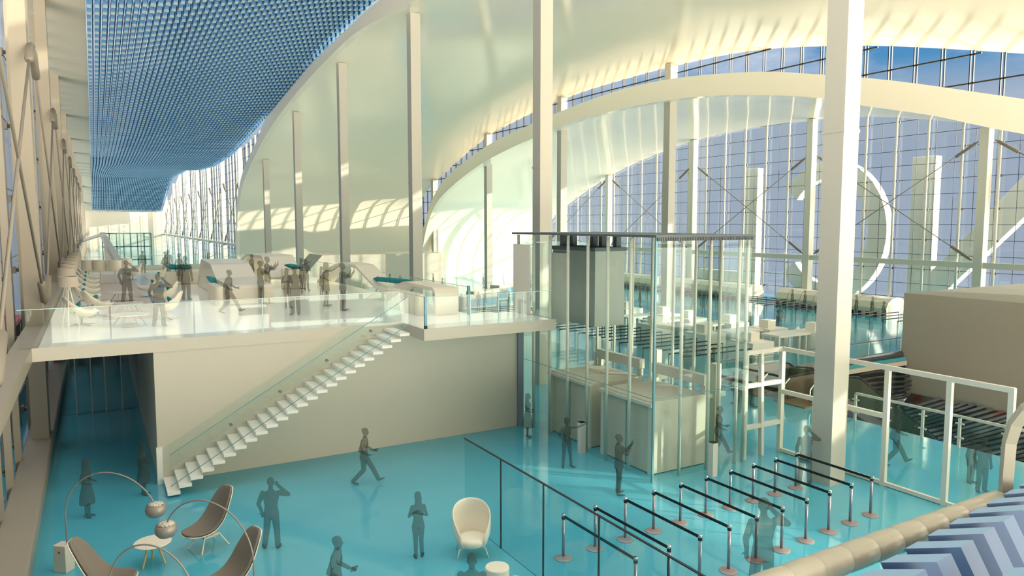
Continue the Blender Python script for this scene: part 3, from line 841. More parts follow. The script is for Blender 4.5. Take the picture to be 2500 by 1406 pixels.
# ================================================================== GALLERY FURNITURE
def ribbon(name, pts, y0, y1, th, label, cat='bench'):
    # thick band following a profile in the XZ plane
    P = [Vector((p[0], p[1])) for p in pts]
    D = []
    for i, p in enumerate(P):                       # round the corners a little
        if i in (0, len(P)-1): D.append(p); continue
        a = p+(P[i-1]-p)*min(.35, .18/(P[i-1]-p).length); b = p+(P[i+1]-p)*min(.35, .18/(P[i+1]-p).length)
        for k in range(5):
            t = k/4; D.append(a*(1-t)**2+p*2*t*(1-t)+b*t*t)
    up = []; dn = []
    for i, p in enumerate(D):
        d = (D[min(i+1, len(D)-1)]-D[max(i-1, 0)]).normalized(); n = Vector((-d.y, d.x))*th/2
        up.append(p+n); dn.append(p-n)
    m = MB()
    rings = [[(u.x, y0, u.y), (u.x, y1, u.y), (d.x, y1, d.y), (d.x, y0, d.y)] for u, d in zip(up, dn)]
    m.rings(rings)
    o = m.build(name, M['fibre'], None)
    return tag(o, label, cat)
def yz_ribbon(pts, x0, x1, th, label, side=False):
    P = [Vector((p[0], p[1])) for p in pts]; D = []
    for i, p in enumerate(P):
        if i in (0, len(P)-1): D.append(p); continue
        a = p+(P[i-1]-p)*min(.4, .28/(P[i-1]-p).length); b = p+(P[i+1]-p)*min(.4, .28/(P[i+1]-p).length)
        for k in range(6):
            t = k/5; D.append(a*(1-t)**2+p*2*t*(1-t)+b*t*t)
    up = []; dn = []
    for i, p in enumerate(D):
        d = (D[min(i+1, len(D)-1)]-D[max(i-1, 0)]).normalized(); n = Vector((-d.y, d.x))*th/2
        up.append(p+n); dn.append(p-n)
    m = MB(); m.rings([[(x0, u.x, u.y), (x1, u.x, u.y), (x1, d.x, d.y), (x0, d.x, d.y)] for u, d in zip(up, dn)])
    o = m.build('ribbon_bench', M['fibre'], None); tag(o, label, 'bench')
    if side:
        q = MB(); lo = [(p.x, max(Z1+.02, p.y-th*.4)) for p in D if p.x > P[1].x+.1]
        q.extr([(lo[0][0], Z1+.02)]+lo+[(lo[-1][0], Z1+.02)], 'x', x0+.05, x0+.13); q.build('side_panel', M['fibre'], o)
    return o
yz_ribbon([(24.95, Z1+.02), (24.95, 5.32), (28.1, 5.36), (30.4, 4.78), (31.8, 4.95), (34.5, 5.72), (36.8, 5.74), (39.4, 5.3), (41.5, Z1+.1)], 11.0, 11.95, .13, 'white ribbon bench that dips then arches down at the gallery corner')
yz_ribbon([(32.5, Z1+.02), (32.5, 5.1), (36.2, 5.12), (38.0, 5.75), (41.5, 5.85), (43.5, Z1+.1)], 4.9, 6.7, .16, 'wide white ribbon bench on the gallery behind the walking figure', True)
yz_ribbon([(39.6, 4.9), (41.6, 5.95), (46, 5.9), (52.3, 4.75)], 8.0, 9.7, .16, 'raised white ribbon roof over a bench behind the photographing men')
m = MB(); m.box(8.1, 9.6, 46.2, 46.32, Z1, 5.7)
tag(m.build('bench_back_panel', M['fibre']), 'white panel under the raised ribbon on the gallery', 'panel')
def cyl(p, r, h, label, grp):
    m = MB(); m.lathe([(r*.97, 0), (r, .02), (r, h-.03), (r*.96, h)], (0, 0, 0), 20)
    o = m.build('round_stool', M['fibre'], None, smooth=False); o.location = p; return tag(o, label, 'stool', grp)
for k in range(7):
    cyl((10.55, 25.3+.5*k, Z1), .2, .8, 'white cylindrical stool in the row under the arching ribbon bench', 'stools under the arching ribbon bench')
for k in range(6):
    cyl((4.5, 32.6+.42*k, Z1), .18, .8, 'white cylindrical stool in the row before the wide ribbon bench', 'stools before the wide ribbon bench')

def cushion(loc, sx, sy, sz, rot, label, grp=None, mat=None):
    m = MB(); rings = []
    N = 8
    def P(u, v, s):
        e = (1-abs(u)**2.2)*(1-abs(v)**2.2)
        k = 1-.10*(1-abs(abs(u)-abs(v)))*max(abs(u), abs(v))
        return (u*sx/2*k, v*sy/2*k, s*sz/2*max(0, e)**.6)
    for s in (1, -1):
        rings = [[P(-1+2*i/N, -1+2*j/N, s) for i in range(N+1)] for j in range(N+1)]
        m.rings(rings, caps=False, closed=False)
    o = m.build('cushion', mat or M['teal'], None, smooth=True); o.location = loc; o.rotation_euler = rot
    return tag(o, label, 'cushion', grp)
p = aty(524, 686, 36.4); cushion((p.x, p.y, p.z), .75, .7, .25, (.5, .3, .5), 'teal cushion leaning on the wide ribbon bench')
p = aty(716, 650, 39.2); cushion((p.x, p.y, p.z), .9, .7, .25, (0, .2, .3), 'teal cushion under the raised ribbon, between the standing figures')
for k, (x, y) in enumerate([(424, 651), (451, 651), (537, 648), (565, 648)]):
    p = aty(x, y, 45.5); cushion((p.x, p.y, p.z-.02), .72, .55, .26, (.2, .05, .05*k), 'teal cushion lying at the back of the gallery, '+['leftmost behind the group', 'second from left behind the group', 'left one behind the wide ribbon bench', 'right one behind the wide ribbon bench'][k], 'teal cushions at the back')
    m = MB()
a = Vector((11.2, 32.4, 5.24)); b = Vector((11.6, 28.8, 5.32))
m = MB(); pts = [a.lerp(b, t/16) for t in range(17)]
m.tube(pts, [.02]+[.05+.06*min(1, i/3) for i in range(1, 16)]+[.05], 12)
for k in range(7): m.ell(pts[2+2*k], .13, .1, .125, 12, 7)
tag(m.build('bolster_cushion', M['teal'], None, smooth=True), 'long teal bolster lying in the dip of the ribbon bench', 'cushion')

# swivel lounge chair: shell, seat pad side, pillow, base
m = MB(); a = aty(425, 660, 45.5); b = aty(562, 660, 45.5); m.box(a.x-.5, b.x+.5, 45.1, 46.0, Z1, a.z-.05)
tag(m.build('back_counter', M['fibre'], bevel=.05), 'low white counter at the back of the gallery carrying teal cushions', 'counter')
a = aty(716, 656, 39.2); m = MB(); m.box(a.x-.6, a.x+.6, 38.85, 39.5, Z1, a.z)
tag(m.build('cushion_block', M['fibre'], bevel=.05), 'white block under the teal cushion before the raised ribbon', 'block')
# swivel lounge chair
def lounge_chair(loc, rz, label, grp, first=None, s=1):
    if first is not None:
        o = copy_tree(first); o.location = loc; o.rotation_euler.z = rz; tag(o, label, 'armchair', grp); return o
    t = empty('swivel_armchair', loc, rz, label, 'armchair', grp)
    m = MB()
    # shell: bucket swept from front to back, faces +x
    prof = [(.46, .40, .30, .12), (.30, .30, .42, .18), (.05, .25, .45, .26), (-.2, .32, .45, .36), (-.38, .5, .42, .3), (-.5, .78, .36, .18), (-.56, .98, .24, .04)]
    rings = []
    for x, z, w, up in prof:
        rg = []
        for j in range(11):
            u = -1+2*j/10; rg.append((x+(.04*abs(u)), w*u, z+up*abs(u)**2.2))
        rings.append(rg)
    m.rings(rings, False, False)
    o = m.build('shell', M['fibre'], t, smooth=True)
    sd = o.modifiers.new('thick', 'SOLIDIFY'); sd.thickness = .045
    m = MB(); m.tube([(0, 0, .06), (0, 0, .26)], .03, 8); m.build('stem', M['steel'], t)
    m = MB()
    for a in range(4):
        q = a*PI/2+.5; m.bar((0, 0, .06), (.42*math.cos(q), .42*math.sin(q), .015), .045, .02)
    m.build('star_base', M['steel'], t)
    return t
c0 = lounge_chair((-.45, 28.5, Z1), .12, 'white swivel armchair nearest the front balustrade at left', 'white swivel armchairs on the gallery')
spots = [(.05, 30.9, .25), (-.3, 34.5, .05), (-.3, 37.5, .05), (-.3, 40.5, .05), (-.3, 43.5, .05), (-.3, 46.8, .05), (2.2, 28.8, 2.95), (2.5, 33.5, 3.0), (2.2, 38, 3.1), (2.9, 44, 3.0), (2.0, 50, 3.2)]
labs = ['second in the left row, with square teal cushion', 'third in the left row', 'fourth in the left row', 'fifth in the left row', 'sixth in the left row', 'seventh and farthest in the left row',
        'facing left behind the front figure on the phone', 'facing left in the right row, second from the front', 'facing left in the right row, third from the front', 'facing left in the right row, fourth from the front', 'facing left at the far end of the right row']
for (x, y, r), l in zip(spots, labs):
    lounge_chair((x, y, Z1), r, 'white swivel armchair '+l, 'white swivel armchairs on the gallery', c0)
cl = [(-.68, 28.4, .12), (-.18, 30.8, .3), (-.6, 34.5, 0), (-.6, 37.5, 0), (-.6, 40.5, 0), (-.6, 43.5, 0), (-.6, 46.8, 0), (2.45, 28.9, 3), (2.8, 33.6, 3), (2.5, 38.1, 3), (3.2, 44.1, 3)]
cn = ['the nearest left armchair', 'the second left armchair', 'the third left armchair', 'the fourth left armchair', 'the fifth left armchair', 'the sixth left armchair', 'the seventh left armchair', 'the front right armchair', 'the second right armchair', 'the third right armchair', 'the fourth right armchair']
for (x, y, r), l in zip(cl, cn):
    cushion((x+(.1 if r < 1 else -.1), y, Z1+.62), .46, .46, .16, (0, -1.05 if r < 1 else 1.05, r if r < 1 else 0), 'teal cushion on '+l, 'teal cushions on the armchairs')
# tripod lamps and drum lamps
def tripod_lamp(loc, label, r0=.28, r1=.33, h=1.5):
    t = empty('tripod_floor_lamp', loc, 0, label, 'floor lamp', 'floor lamps along the left facade')
    for a in range(3):
        q = a*2*PI/3+.4
        m = MB(); m.bar((.28*math.cos(q), .28*math.sin(q), 0), (.03*math.cos(q), .03*math.sin(q), h-.2), .035); m.build('leg', M['steelwhite'], t)
    m = MB(); m.tube([(0, 0, h-.3), (0, 0, h)], .02, 8); m.build('lamp_holder', M['steel'], t)
    m = MB(); m.lathe([(r1, h-.2), (r0, h+.14), (r0-.02, h+.14), (r1-.02, h-.2)], (0, 0, 0), 24, False); m.build('lamp_shade', M['lampshade'], t)
    return t
for k in range(8):
    y = 29.2+3.0*k if k else 28.2
    tripod_lamp((-.78 if k == 0 else -.95, y+(.4 if k else 0), Z1), 'tripod floor lamp with taupe drum shade, '+['nearest, in front of the row'] [0] if k == 0 else 'tripod floor lamp with taupe drum shade in the receding row, number %s from the front' % ['', 'two', 'three', 'four', 'five', 'six', 'seven', 'eight'][k], h=1.55 if k == 0 else 1.6+.0*k)
for k, (x, y) in enumerate([(218, 684), (247, 684), (282, 684), (308, 678)]):
    p = atz(x, y+8, Z1)
    t = empty('drum_lamp', (p.x, p.y, Z1), 0, 'pale drum-shaped lamp at the back of the lounge, '+['leftmost', 'second from left', 'third from left', 'behind the figure at right'][k], 'lamp', 'drum lamps at the back of the lounge')
    m = MB(); m.lathe([(.36, .75), (.36, 1.35)], (0, 0, 0), 20); m.build('lamp_shade', M['fibre'], t)
    m = MB(); m.lathe([(.03, .03), (.03, .8)], (0, 0, 0), 8); m.lathe([(.2, 0), (.2, .03)], (0, 0, 0), 16); m.build('stand', M['steelwhite'], t)
for k, (x, y, r) in enumerate([(.95, 27.6, .62), (1.1, 31.5, .5), (1.0, 36.5, .5)]):
    t = empty('wire_coffee_table', (x, y, Z1), .3*k, 'round white coffee table with wire legs, '+['nearest the front balustrade', 'second from the front', 'third from the front'][k], 'table')
    m = MB(); m.lathe([(r, .38), (r, .40)], (0, 0, 0), 30); m.build('tabletop', M['fibre'], t)
    for a in range(4):
        q = a*PI/2; c, s = math.cos(q), math.sin(q)
        m = MB(); m.tube([(c*r*.4-s*.1, s*r*.4+c*.1, .38), (c*r*.8-s*.25, s*r*.8+c*.25, .01), (c*r*.8+s*.25, s*r*.8-c*.25, .01), (c*r*.4+s*.1, s*r*.4-c*.1, .38)], .008, 6); m.build('leg', M['steel'], t)
m = MB(); m.box(.2, 2.0, 29.5, 56, Z1, Z1+.015); tag(m.build('woven_rug', M['parquet']), 'pale woven rug running between the two rows of armchairs', 'rug')

# ================================================================== GROUND FLOOR LOUNGE
def arc_lamp(base, rz, H, reach, label, hs=.25):
    t = empty('arc_floor_lamp', base, rz, label, 'floor lamp', 'arc lamps of the ground floor lounge')
    m = MB(); m.box(-.16, .16, -.13, .13, 0, .62); m.build('plinth', M['white'], t, bevel=.012)
    m = MB(); m.tube([(-.165, -.02, .47), (-.155, -.02, .47)], .03, 10); m.tube([(0, -.135, .47), (0, -.128, .47)], .03, 12); m.build('plinth_hole', M['clampgrey'], t)
    # arc in local xz plane
    pts = [(.1, 0, .25)]
    for i in range(29):
        a = PI-(PI*.86)*i/28
        xx = .1+reach/2+ (reach/2)*math.cos(a)
        zz = H*.55+(H*.45)*math.sin(a) if i > 0 else H*.55
        pts.append((xx, 0, zz))
    m = MB(); m.tube(pts, .016, 8); m.build('arc_stem', M['lampgrey'], t, smooth=True)
    e = Vector(pts[-1])
    sh = MB(); c = e+Vector((.03, 0, -.1))
    sh.lathe([(.13, .10), (.19, .06), (.215, -.02), (.205, -.1), (.15, -.17), (.13, -.17)], c, 26, False); s = sh.build('lamp_shade', M['lampgrey'], t, smooth=True, loc=c)
    cap = MB(); cap.lathe([(.02, .125), (.1, .118), (.175, .08)], c, 26); cap.build('perforated_cap', M['perf'], t, smooth=True, loc=c)
    return t
def toarc(p_img, H, reach_pt, label):
    b = atz(*p_img, 0); e = reach_pt
    d = Vector((e[0]-b.x, e[1]-b.y)); return arc_lamp((b.x, b.y, 0), math.atan2(d.y, d.x), H, d.length, label)
P = atz(163, 1372, 0)
e1 = atz(378, 1228, 1.75)
toarc((158, 1392), 2.35, (e1.x, e1.y), 'white plinth arc lamp reaching over from the left facade')
e2 = atz(408, 1305, 1.5)
toarc((634, 1530), 2.35, (e2.x, e2.y), 'arc lamp curving from the right over the wood-legged table')
e3 = atz(468, 1480, 1.2)
toarc((262, 1600), 2.2, (e3.x, e3.y), 'arc lamp low at the frame edge, in front of the shell chair')

def shell_chair(loc, rz, label, grp, first=None):
    if first is not None:
        o = copy_tree(first); o.location = loc; o.rotation_euler.z = rz; return tag(o, label, 'lounge chair', grp)
    t = empty('shell_lounge_chair', loc, rz, label, 'lounge chair', grp)
    # faces +x ; leaf-shaped bent shell with padded inner side
    prof = [(.62, .46, .16, .03), (.55, .42, .30, .05), (.35, .37, .38, .09), (.1, .36, .40, .12), (-.12, .44, .40, .14), (-.3, .62, .40, .13), (-.42, .85, .37, .12), (-.52, 1.08, .32, .09), (-.6, 1.26, .25, .05), (-.64, 1.34, .14, .02)]
    def sh(off, sc_):
        rings = []
        for k, (x, z, w, up) in enumerate(prof):
            x0, z0 = prof[max(k-1, 0)][:2]; x1, z1 = prof[min(k+1, len(prof)-1)][:2]
            n = Vector((-(z1-z0), (x1-x0))).normalized()*-1   # towards the sitter
            rg = []
            for j in range(13):
                u = -1+2*j/12
                c = up*abs(u)**2
                rg.append((x+n.x*(off+c), w*sc_*u, z+n.y*(off+c)))
            rings.append(rg)
        return rings
    m = MB(); m.rings(sh(0, 1), False, False); o = m.build('shell', M['fibre'], t, smooth=True)
    sd = o.modifiers.new('thick', 'SOLIDIFY'); sd.thickness = .03; sd.offset = 0
    o.modifiers.new('sub', 'SUBSURF').render_levels = 1
    m = MB(); m.rings(sh(.045, .93), False, False); o = m.build('seat_pad', M['pad'], t, smooth=True)
    sd = o.modifiers.new('thick', 'SOLIDIFY'); sd.thickness = .05; sd.offset = 0
    o.modifiers.new('sub', 'SUBSURF').render_levels = 1
    for x, y in ((.33, .24), (.33, -.24), (-.33, .24), (-.33, -.24)):
        m = MB(); m.tube([(x*.55, y*.6, .33), (x*1.1, y*1.2, 0)], .02, 8); m.build('leg', M['steelwhite'], t)
    m = MB(); m.box(-.2, .2, -.16, .16, .28, .33); m.build('seat_mount', M['steelwhite'], t)
    return t
s0 = shell_chair((2.1, 18.4, 0), PI+.45, 'grey padded white shell chair facing left, back by the stair side', 'grey padded shell chairs')
s1 = shell_chair((2.2, 15.5, 0), PI+.35, 'grey padded white shell chair cut by the lower frame edge', 'grey padded shell chairs', s0)
s2 = shell_chair((-.1, 16.75, 0), -.35, 'white shell chair seen from the side beside the plinth lamp', 'grey padded shell chairs', s0)
s3 = shell_chair((.1, 14.85, 0), 1.1, 'shell chair of which only the back tip shows at the lower frame edge', 'grey padded shell chairs', s0)
tb = atz(375, 1376, 0)
t = empty('tripod_side_table', (tb.x, tb.y, 0), 0, 'small round white table on oak legs under the arc lamp', 'table')
m = MB(); m.lathe([(.39, .50), (.40, .51), (.40, .52), (.39, .53)], (0, 0, 0), 36); m.build('tabletop', M['fibre'], t)
for a in range(3):
    q = a*2*PI/3-.5
    m = MB(); m.tube([(.10*math.cos(q), .10*math.sin(q), .5), (.27*math.cos(q), .27*math.sin(q), 0)], [.028, .02], 8); m.build('leg', M['wood'], t)

def egg_chair(loc, rz, label, first=None):
    if first is not None:
        o = copy_tree(first); o.location = loc; o.rotation_euler.z = rz; return tag(o, label, 'armchair', 'white high-backed egg chairs')
    t = empty('egg_armchair', loc, rz, label, 'armchair', 'white high-backed egg chairs')
    # outer wrap: horizontal U sections rising, faces +x
    m = MB(); rings = []
    N = 28
    for j in range(N+1):
        a = -PI*.80+PI*1.60*j/N; u = abs(a)/(PI*.80)       # angle measured from the back
        bx, by = -math.cos(a), math.sin(a)
        htop = 1.18 - .62*u**2.4
        col = []
        for k in range(9):
            s = k/8; z = .24+(htop-.24)*s
            rr = .30+.14*min(1, s*1.8)**.7
            col.append((bx*rr*1.05+.02-.10*s*(1-u*.4), by*rr*1.0, z))
        rings.append(col)
    m.rings(rings, False, False); o = m.build('wrap_shell', M['fibre'], t, smooth=True)
    sd = o.modifiers.new('thick', 'SOLIDIFY'); sd.thickness = .035; sd.offset = 0
    sb = o.modifiers.new('sub', 'SUBSURF'); sb.levels = 1; sb.render_levels = 1
    m = MB(); m.lathe([(.05, .22), (.28, .24), (.37, .32), (.385, .40), (.35, .46), (.2, .475), (.02, .48)], (.03, 0, 0), 30); m.build('seat', M['fibre'], t, smooth=True)
    for x, y in ((.2, .27), (.2, -.27), (-.22, .26), (-.22, -.26)):
        m = MB(); m.tube([(x*.8, y*.8, .27), (x*1.15, y*1.15, .2), (x*1.35, y*1.35, 0)], .016, 8); m.build('leg', M['steelwhite'], t, smooth=True)
    return t
ec = atz(1152, 1352, 0)
e0 = egg_chair((ec.x, ec.y, 0), -1.95, 'white high-backed egg armchair facing the viewer by the glass screen')
ec2 = atz(1330, 1520, 0)
e4 = egg_chair((ec2.x-.15, ec2.y+.1, 0), 1.0, 'white egg armchair seen from behind, cut by the lower frame edge', e0)
st_ = atz(1214, 1440, 0)
m = MB(); m.lathe([(.255, 0), (.26, .02), (.26, .5), (.25, .52)], (0, 0, 0), 36)
o = m.build('drum_side_table', M['fibre'], None); o.location = (st_.x, st_.y, 0); tag(o, 'white drum side table between the two egg armchairs', 'table')

# ================================================================== NEAR EDGE: SEGMENTED TUBE, ARCH END AND BLUE BLOCKS
ZT = 3.0
ta = atz(1760, 1475, ZT); tb_ = atz(2440, 1225, ZT)
t = empty('segmented_tube_rim', ta, 0, 'thick cream segmented tube edge in the lower right corner', 'canopy edge')
L = tb_-ta
N = 11
for i in range(N):
    m = MB(); a = L*(i/N); b = L*((i+1)/N); w = b-a
    m.tube([a+w*.0, a+w*.08, a+w*.5, a+w*.92, b], [.185, .20, .205, .20, .185], 20, False)
    m.build('tube_segment', M['tube_cream'], t, smooth=True)
pts = []
ax = L
for i in range(9):
    q = i/8*PI/2; pts.append(ax+Vector((.1*math.sin(q)*0+.05*i/8, 0, .0)))
m = MB()
top = atx(2505, 975, tb_.x+.55)
def q(x, y, X): return atx(x, y, X)-ta
Xr = tb_.x+.12
cur = [q(2452, 1245, Xr), q(2458, 1150, Xr), q(2464, 1080, Xr), q(2478, 1035, Xr), q(2505, 1000, Xr), q(2560, 975, Xr)]
m.tube(cur, .12, 4)
m.build('arch_end', M['tube_cream'], t, smooth=False)
fr_px = [((2149, 1373), (2287, 1372), (2322, 1351), (2189, 1354)), ((2209, 1339), (2346, 1336), (2375, 1318), (2240, 1322)), ((2264, 1308), (2401, 1303), (2427, 1286), (2291, 1292)),
         ((2316, 1280), (2450, 1273), (2474, 1257), (2340, 1265)), ((2364, 1254), (2498, 1245), (2520, 1230), (2388, 1240)), ((2408, 1230), (2540, 1220), (2560, 1207), (2430, 1217)), ((2449, 1207), (2575, 1197), (2595, 1184), (2470, 1195)),
         ((2088, 1408), (2226, 1410), (2259, 1389), (2128, 1389)), ((2488, 1186), (2610, 1176), (2630, 1165), (2508, 1175)), ((2440, 1412), (2560, 1405), (2600, 1380), (2466, 1386))]
bl = ['second from the bottom of the stepped row', 'third from the bottom of the stepped row', 'fourth from the bottom of the stepped row', 'fifth from the bottom of the stepped row', 'sixth from the bottom of the stepped row', 'seventh from the bottom of the stepped row', 'eighth from the bottom of the stepped row', 'lowest one, cut by the frame', 'topmost one at the right frame edge', 'alone in the bottom right corner']
fr_px.sort(key=lambda q: -q[0][1]) if False else None
for k, (qd, l) in enumerate(zip(fr_px, bl)):
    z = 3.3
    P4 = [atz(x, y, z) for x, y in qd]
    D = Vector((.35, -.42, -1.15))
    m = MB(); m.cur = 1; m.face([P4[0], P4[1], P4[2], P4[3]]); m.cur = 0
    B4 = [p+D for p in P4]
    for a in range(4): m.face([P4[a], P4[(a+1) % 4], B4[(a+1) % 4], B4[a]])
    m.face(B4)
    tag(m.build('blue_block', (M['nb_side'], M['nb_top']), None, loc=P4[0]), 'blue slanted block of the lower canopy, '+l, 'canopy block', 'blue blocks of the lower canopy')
# ================================================================== PEOPLE
def seg(m, a, b, ra, rb, n=10):
    m.tube([a, b], [ra, rb], n); m.ell(a, ra, ra, ra, 10, 6); m.ell(b, rb, rb, rb, 10, 6)
def hand(m, w, d, side, curl=.4):
    # w wrist, d direction of the hand; palm, four unequal fingers and a thumb
    w = Vector(w); d = Vector(d).normalized()
    up = Vector((0, 0, 1)) if abs(d.z) < .8 else Vector((1, 0, 0))
    s = d.cross(up).normalized(); nrm = s.cross(d).normalized()
    if curl < .3 and abs(d.z) < .8: pass
    pc = w+d*.05
    R = Matrix((d, s, nrm)).transposed()
    m.ell(pc, .052, .042, .019, 12, 7, R)
    for i, L in enumerate((.062, .074, .070, .055)):
        o = (i-1.5)*.021
        a = w+d*.085+s*o; b = a+(d*(1-curl*.25)-nrm*curl*.35).normalized()*L*.55
        c = b+(d*(1-curl)-nrm*curl).normalized()*L*.5
        seg(m, a, b, .0115, .0105, 7); seg(m, b, c, .0105, .009, 7)
    a = w+d*.03+s*(.035*side); b = a+(d*.6+s*.8*side).normalized()*.035; c = b+(d*.9+s*.3*side).normalized()*.03
    seg(m, a, b, .013, .012, 7); seg(m, b, c, .012, .010, 7)
def loftz(m, rows, n=22):
    m.rings([[(cx+rx*math.cos(2*PI*j/n), cy+ry*math.sin(2*PI*j/n), z) for j in range(n)] for z, rx, ry, cx, cy in rows])
def body(pose, fem=False, skirt=None, hair='short', jacket=True):
    m = MB()
    k = .92 if fem else 1
    sw = .155 if fem else .195                       # shoulder half width
    lean = pose.get('lean', 0)
    # torso
    rows = [(.84, .10, .155*k, 0, 0), (.93, .125, .175*k, 0, 0), (1.02, .115, .155*k if fem else .165, 0, 0), (1.12, .10, .125 if fem else .155, .0, 0), (1.24, .115, .15 if fem else .18, .005, 0),
            (1.34, .12, .165 if fem else .2, .005, 0), (1.42, .10, .155 if fem else .19, 0, 0), (1.475, .065, .10, -.005, 0), (1.52, .052, .056, 0, 0), (1.60, .05, .052, .012, 0)]
    if jacket and not fem: rows[0] = (.80, .135, .185, 0, 0); rows[1] = (.93, .135, .18, 0, 0)
    rows = [(z, rx, ry, cx+lean*max(0, z-.9), cy) for z, rx, ry, cx, cy in rows]
    loftz(m, rows)
    hx = lean*.75+.02
    hd = pose.get('nod', 0)
    # head: skull, face, chin, nose, ears
    m.ell((hx, 0, 1.69), .100, .076, .108, 18, 12); m.ell((hx+.03+hd, 0, 1.635), .066, .056, .070, 14, 9)
    m.ell((hx+.105+hd, 0, 1.665), .018, .014, .024, 8, 6); m.ell((hx+.06+hd, 0, 1.585), .035, .032, .022, 10, 6)
    m.ell((hx+.088+hd, 0, 1.625), .014, .024, .010, 8, 6)
    for s in (1, -1):
        m.ell((hx+.0, s*.08, 1.665), .022, .012, .034, 8, 6); m.ell((hx+.085+hd, s*.032, 1.695), .014, .018, .011, 8, 6)
    if hair == 'short':
        m.ell((hx-.012, 0, 1.725), .106, .084, .088, 16, 10)
    elif hair == 'bob':
        m.ell((hx-.015, 0, 1.715), .112, .095, .098, 16, 10); m.ell((hx-.05, 0, 1.63), .07, .09, .08, 14, 8)
    else:
        m.ell((hx-.015, 0, 1.715), .110, .090, .096, 16, 10)
        loftz(m, [(1.38, .03, .05, hx-.085, 0), (1.45, .045, .085, hx-.085, 0), (1.56, .055, .092, hx-.07, 0), (1.66, .075, .094, hx-.045, 0), (1.72, .06, .08, hx-.03, 0)], 14)
    # arms
    for s, key in ((1, 'L'), (-1, 'R')):
        sh = Vector((lean*.5, s*sw, 1.42)); el, wr, hd_, cu = pose[key]
        el = Vector((el[0], s*el[1], el[2])); wr = Vector((wr[0], s*wr[1], wr[2])); hd_ = Vector((hd_[0], s*hd_[1], hd_[2]))
        r = (.046, .038, .026) if fem else (.066, .052, .038)
        seg(m, sh, el, r[0], r[1]); seg(m, el, wr, r[1], r[2]); hand(m, wr, hd_, -s, cu)
    # legs
    for s, key in ((1, 'LL'), (-1, 'RL')):
        kn, an, ft = pose[key]
        kn = Vector((kn[0], s*kn[1], kn[2])); an = Vector((an[0], s*an[1], an[2]))
        hp = Vector((0, s*.085, .88))
        if fem and skirt: r = (.075, .052, .036)
        elif fem: r = (.088, .062, .05)
        else: r = (.100, .078, .068)
        seg(m, hp, kn, r[0], r[1], 12); seg(m, kn, an, r[1], r[2], 12)
        f = Vector(ft).normalized(); f.y *= s
        m2 = an+Vector((0, 0, -.045)); R = None
        ang = math.atan2(-f.z, math.hypot(f.x, f.y))
        ya = math.atan2(f.y, f.x)
        Rm = (Matrix.Rotation(ya, 3, 'Z') @ Matrix.Rotation(ang, 3, 'Y'))
        m.ell(an+Rm @ Vector((.075, 0, -.045)), .135, .046, .034, 14, 8, Rm)
        m.ell(an+Rm @ Vector((-.015, 0, -.035)), .05, .042, .042, 10, 7, Rm)
        if fem and skirt: seg(m, an+Rm @ Vector((-.03, 0, -.03)), an+Rm @ Vector((-.04, 0, -.085)), .015, .009, 6)
    if skirt:
        z0, r1 = skirt
        loftz(m, [(z0, r1*.9, r1, 0, 0), ((z0+.95)/2, r1*.82, r1*.9, 0, 0), (.95, .13, .165, 0, 0), (1.05, .11, .14, 0, 0)])
    o = m.build('tmp', M['ghost'])
    md = o.modifiers.new('r', 'REMESH'); md.mode = 'VOXEL'; md.voxel_size = .0095; md.use_smooth_shade = True
    sm = o.modifiers.new('s', 'SMOOTH'); sm.factor = .5; sm.iterations = 2
    dg = bpy.context.evaluated_depsgraph_get(); dg.update()
    me = bpy.data.meshes.new_from_object(o.evaluated_get(dg))
    bpy.data.objects.remove(o)
    zmin = min(v.co.z for v in me.vertices)
    for v in me.vertices: v.co.z -= zmin
    me.materials.clear(); me.materials.append(M['ghost'])
    for p in me.polygons: p.use_smooth = True
    return me
down = ((-.03, .245, 1.15), (.03, .25, .90), (.12, 0, -1), .35)
stl = ((0.02, .10, .48), (-.01, .11, .085), (1, .25, 0))
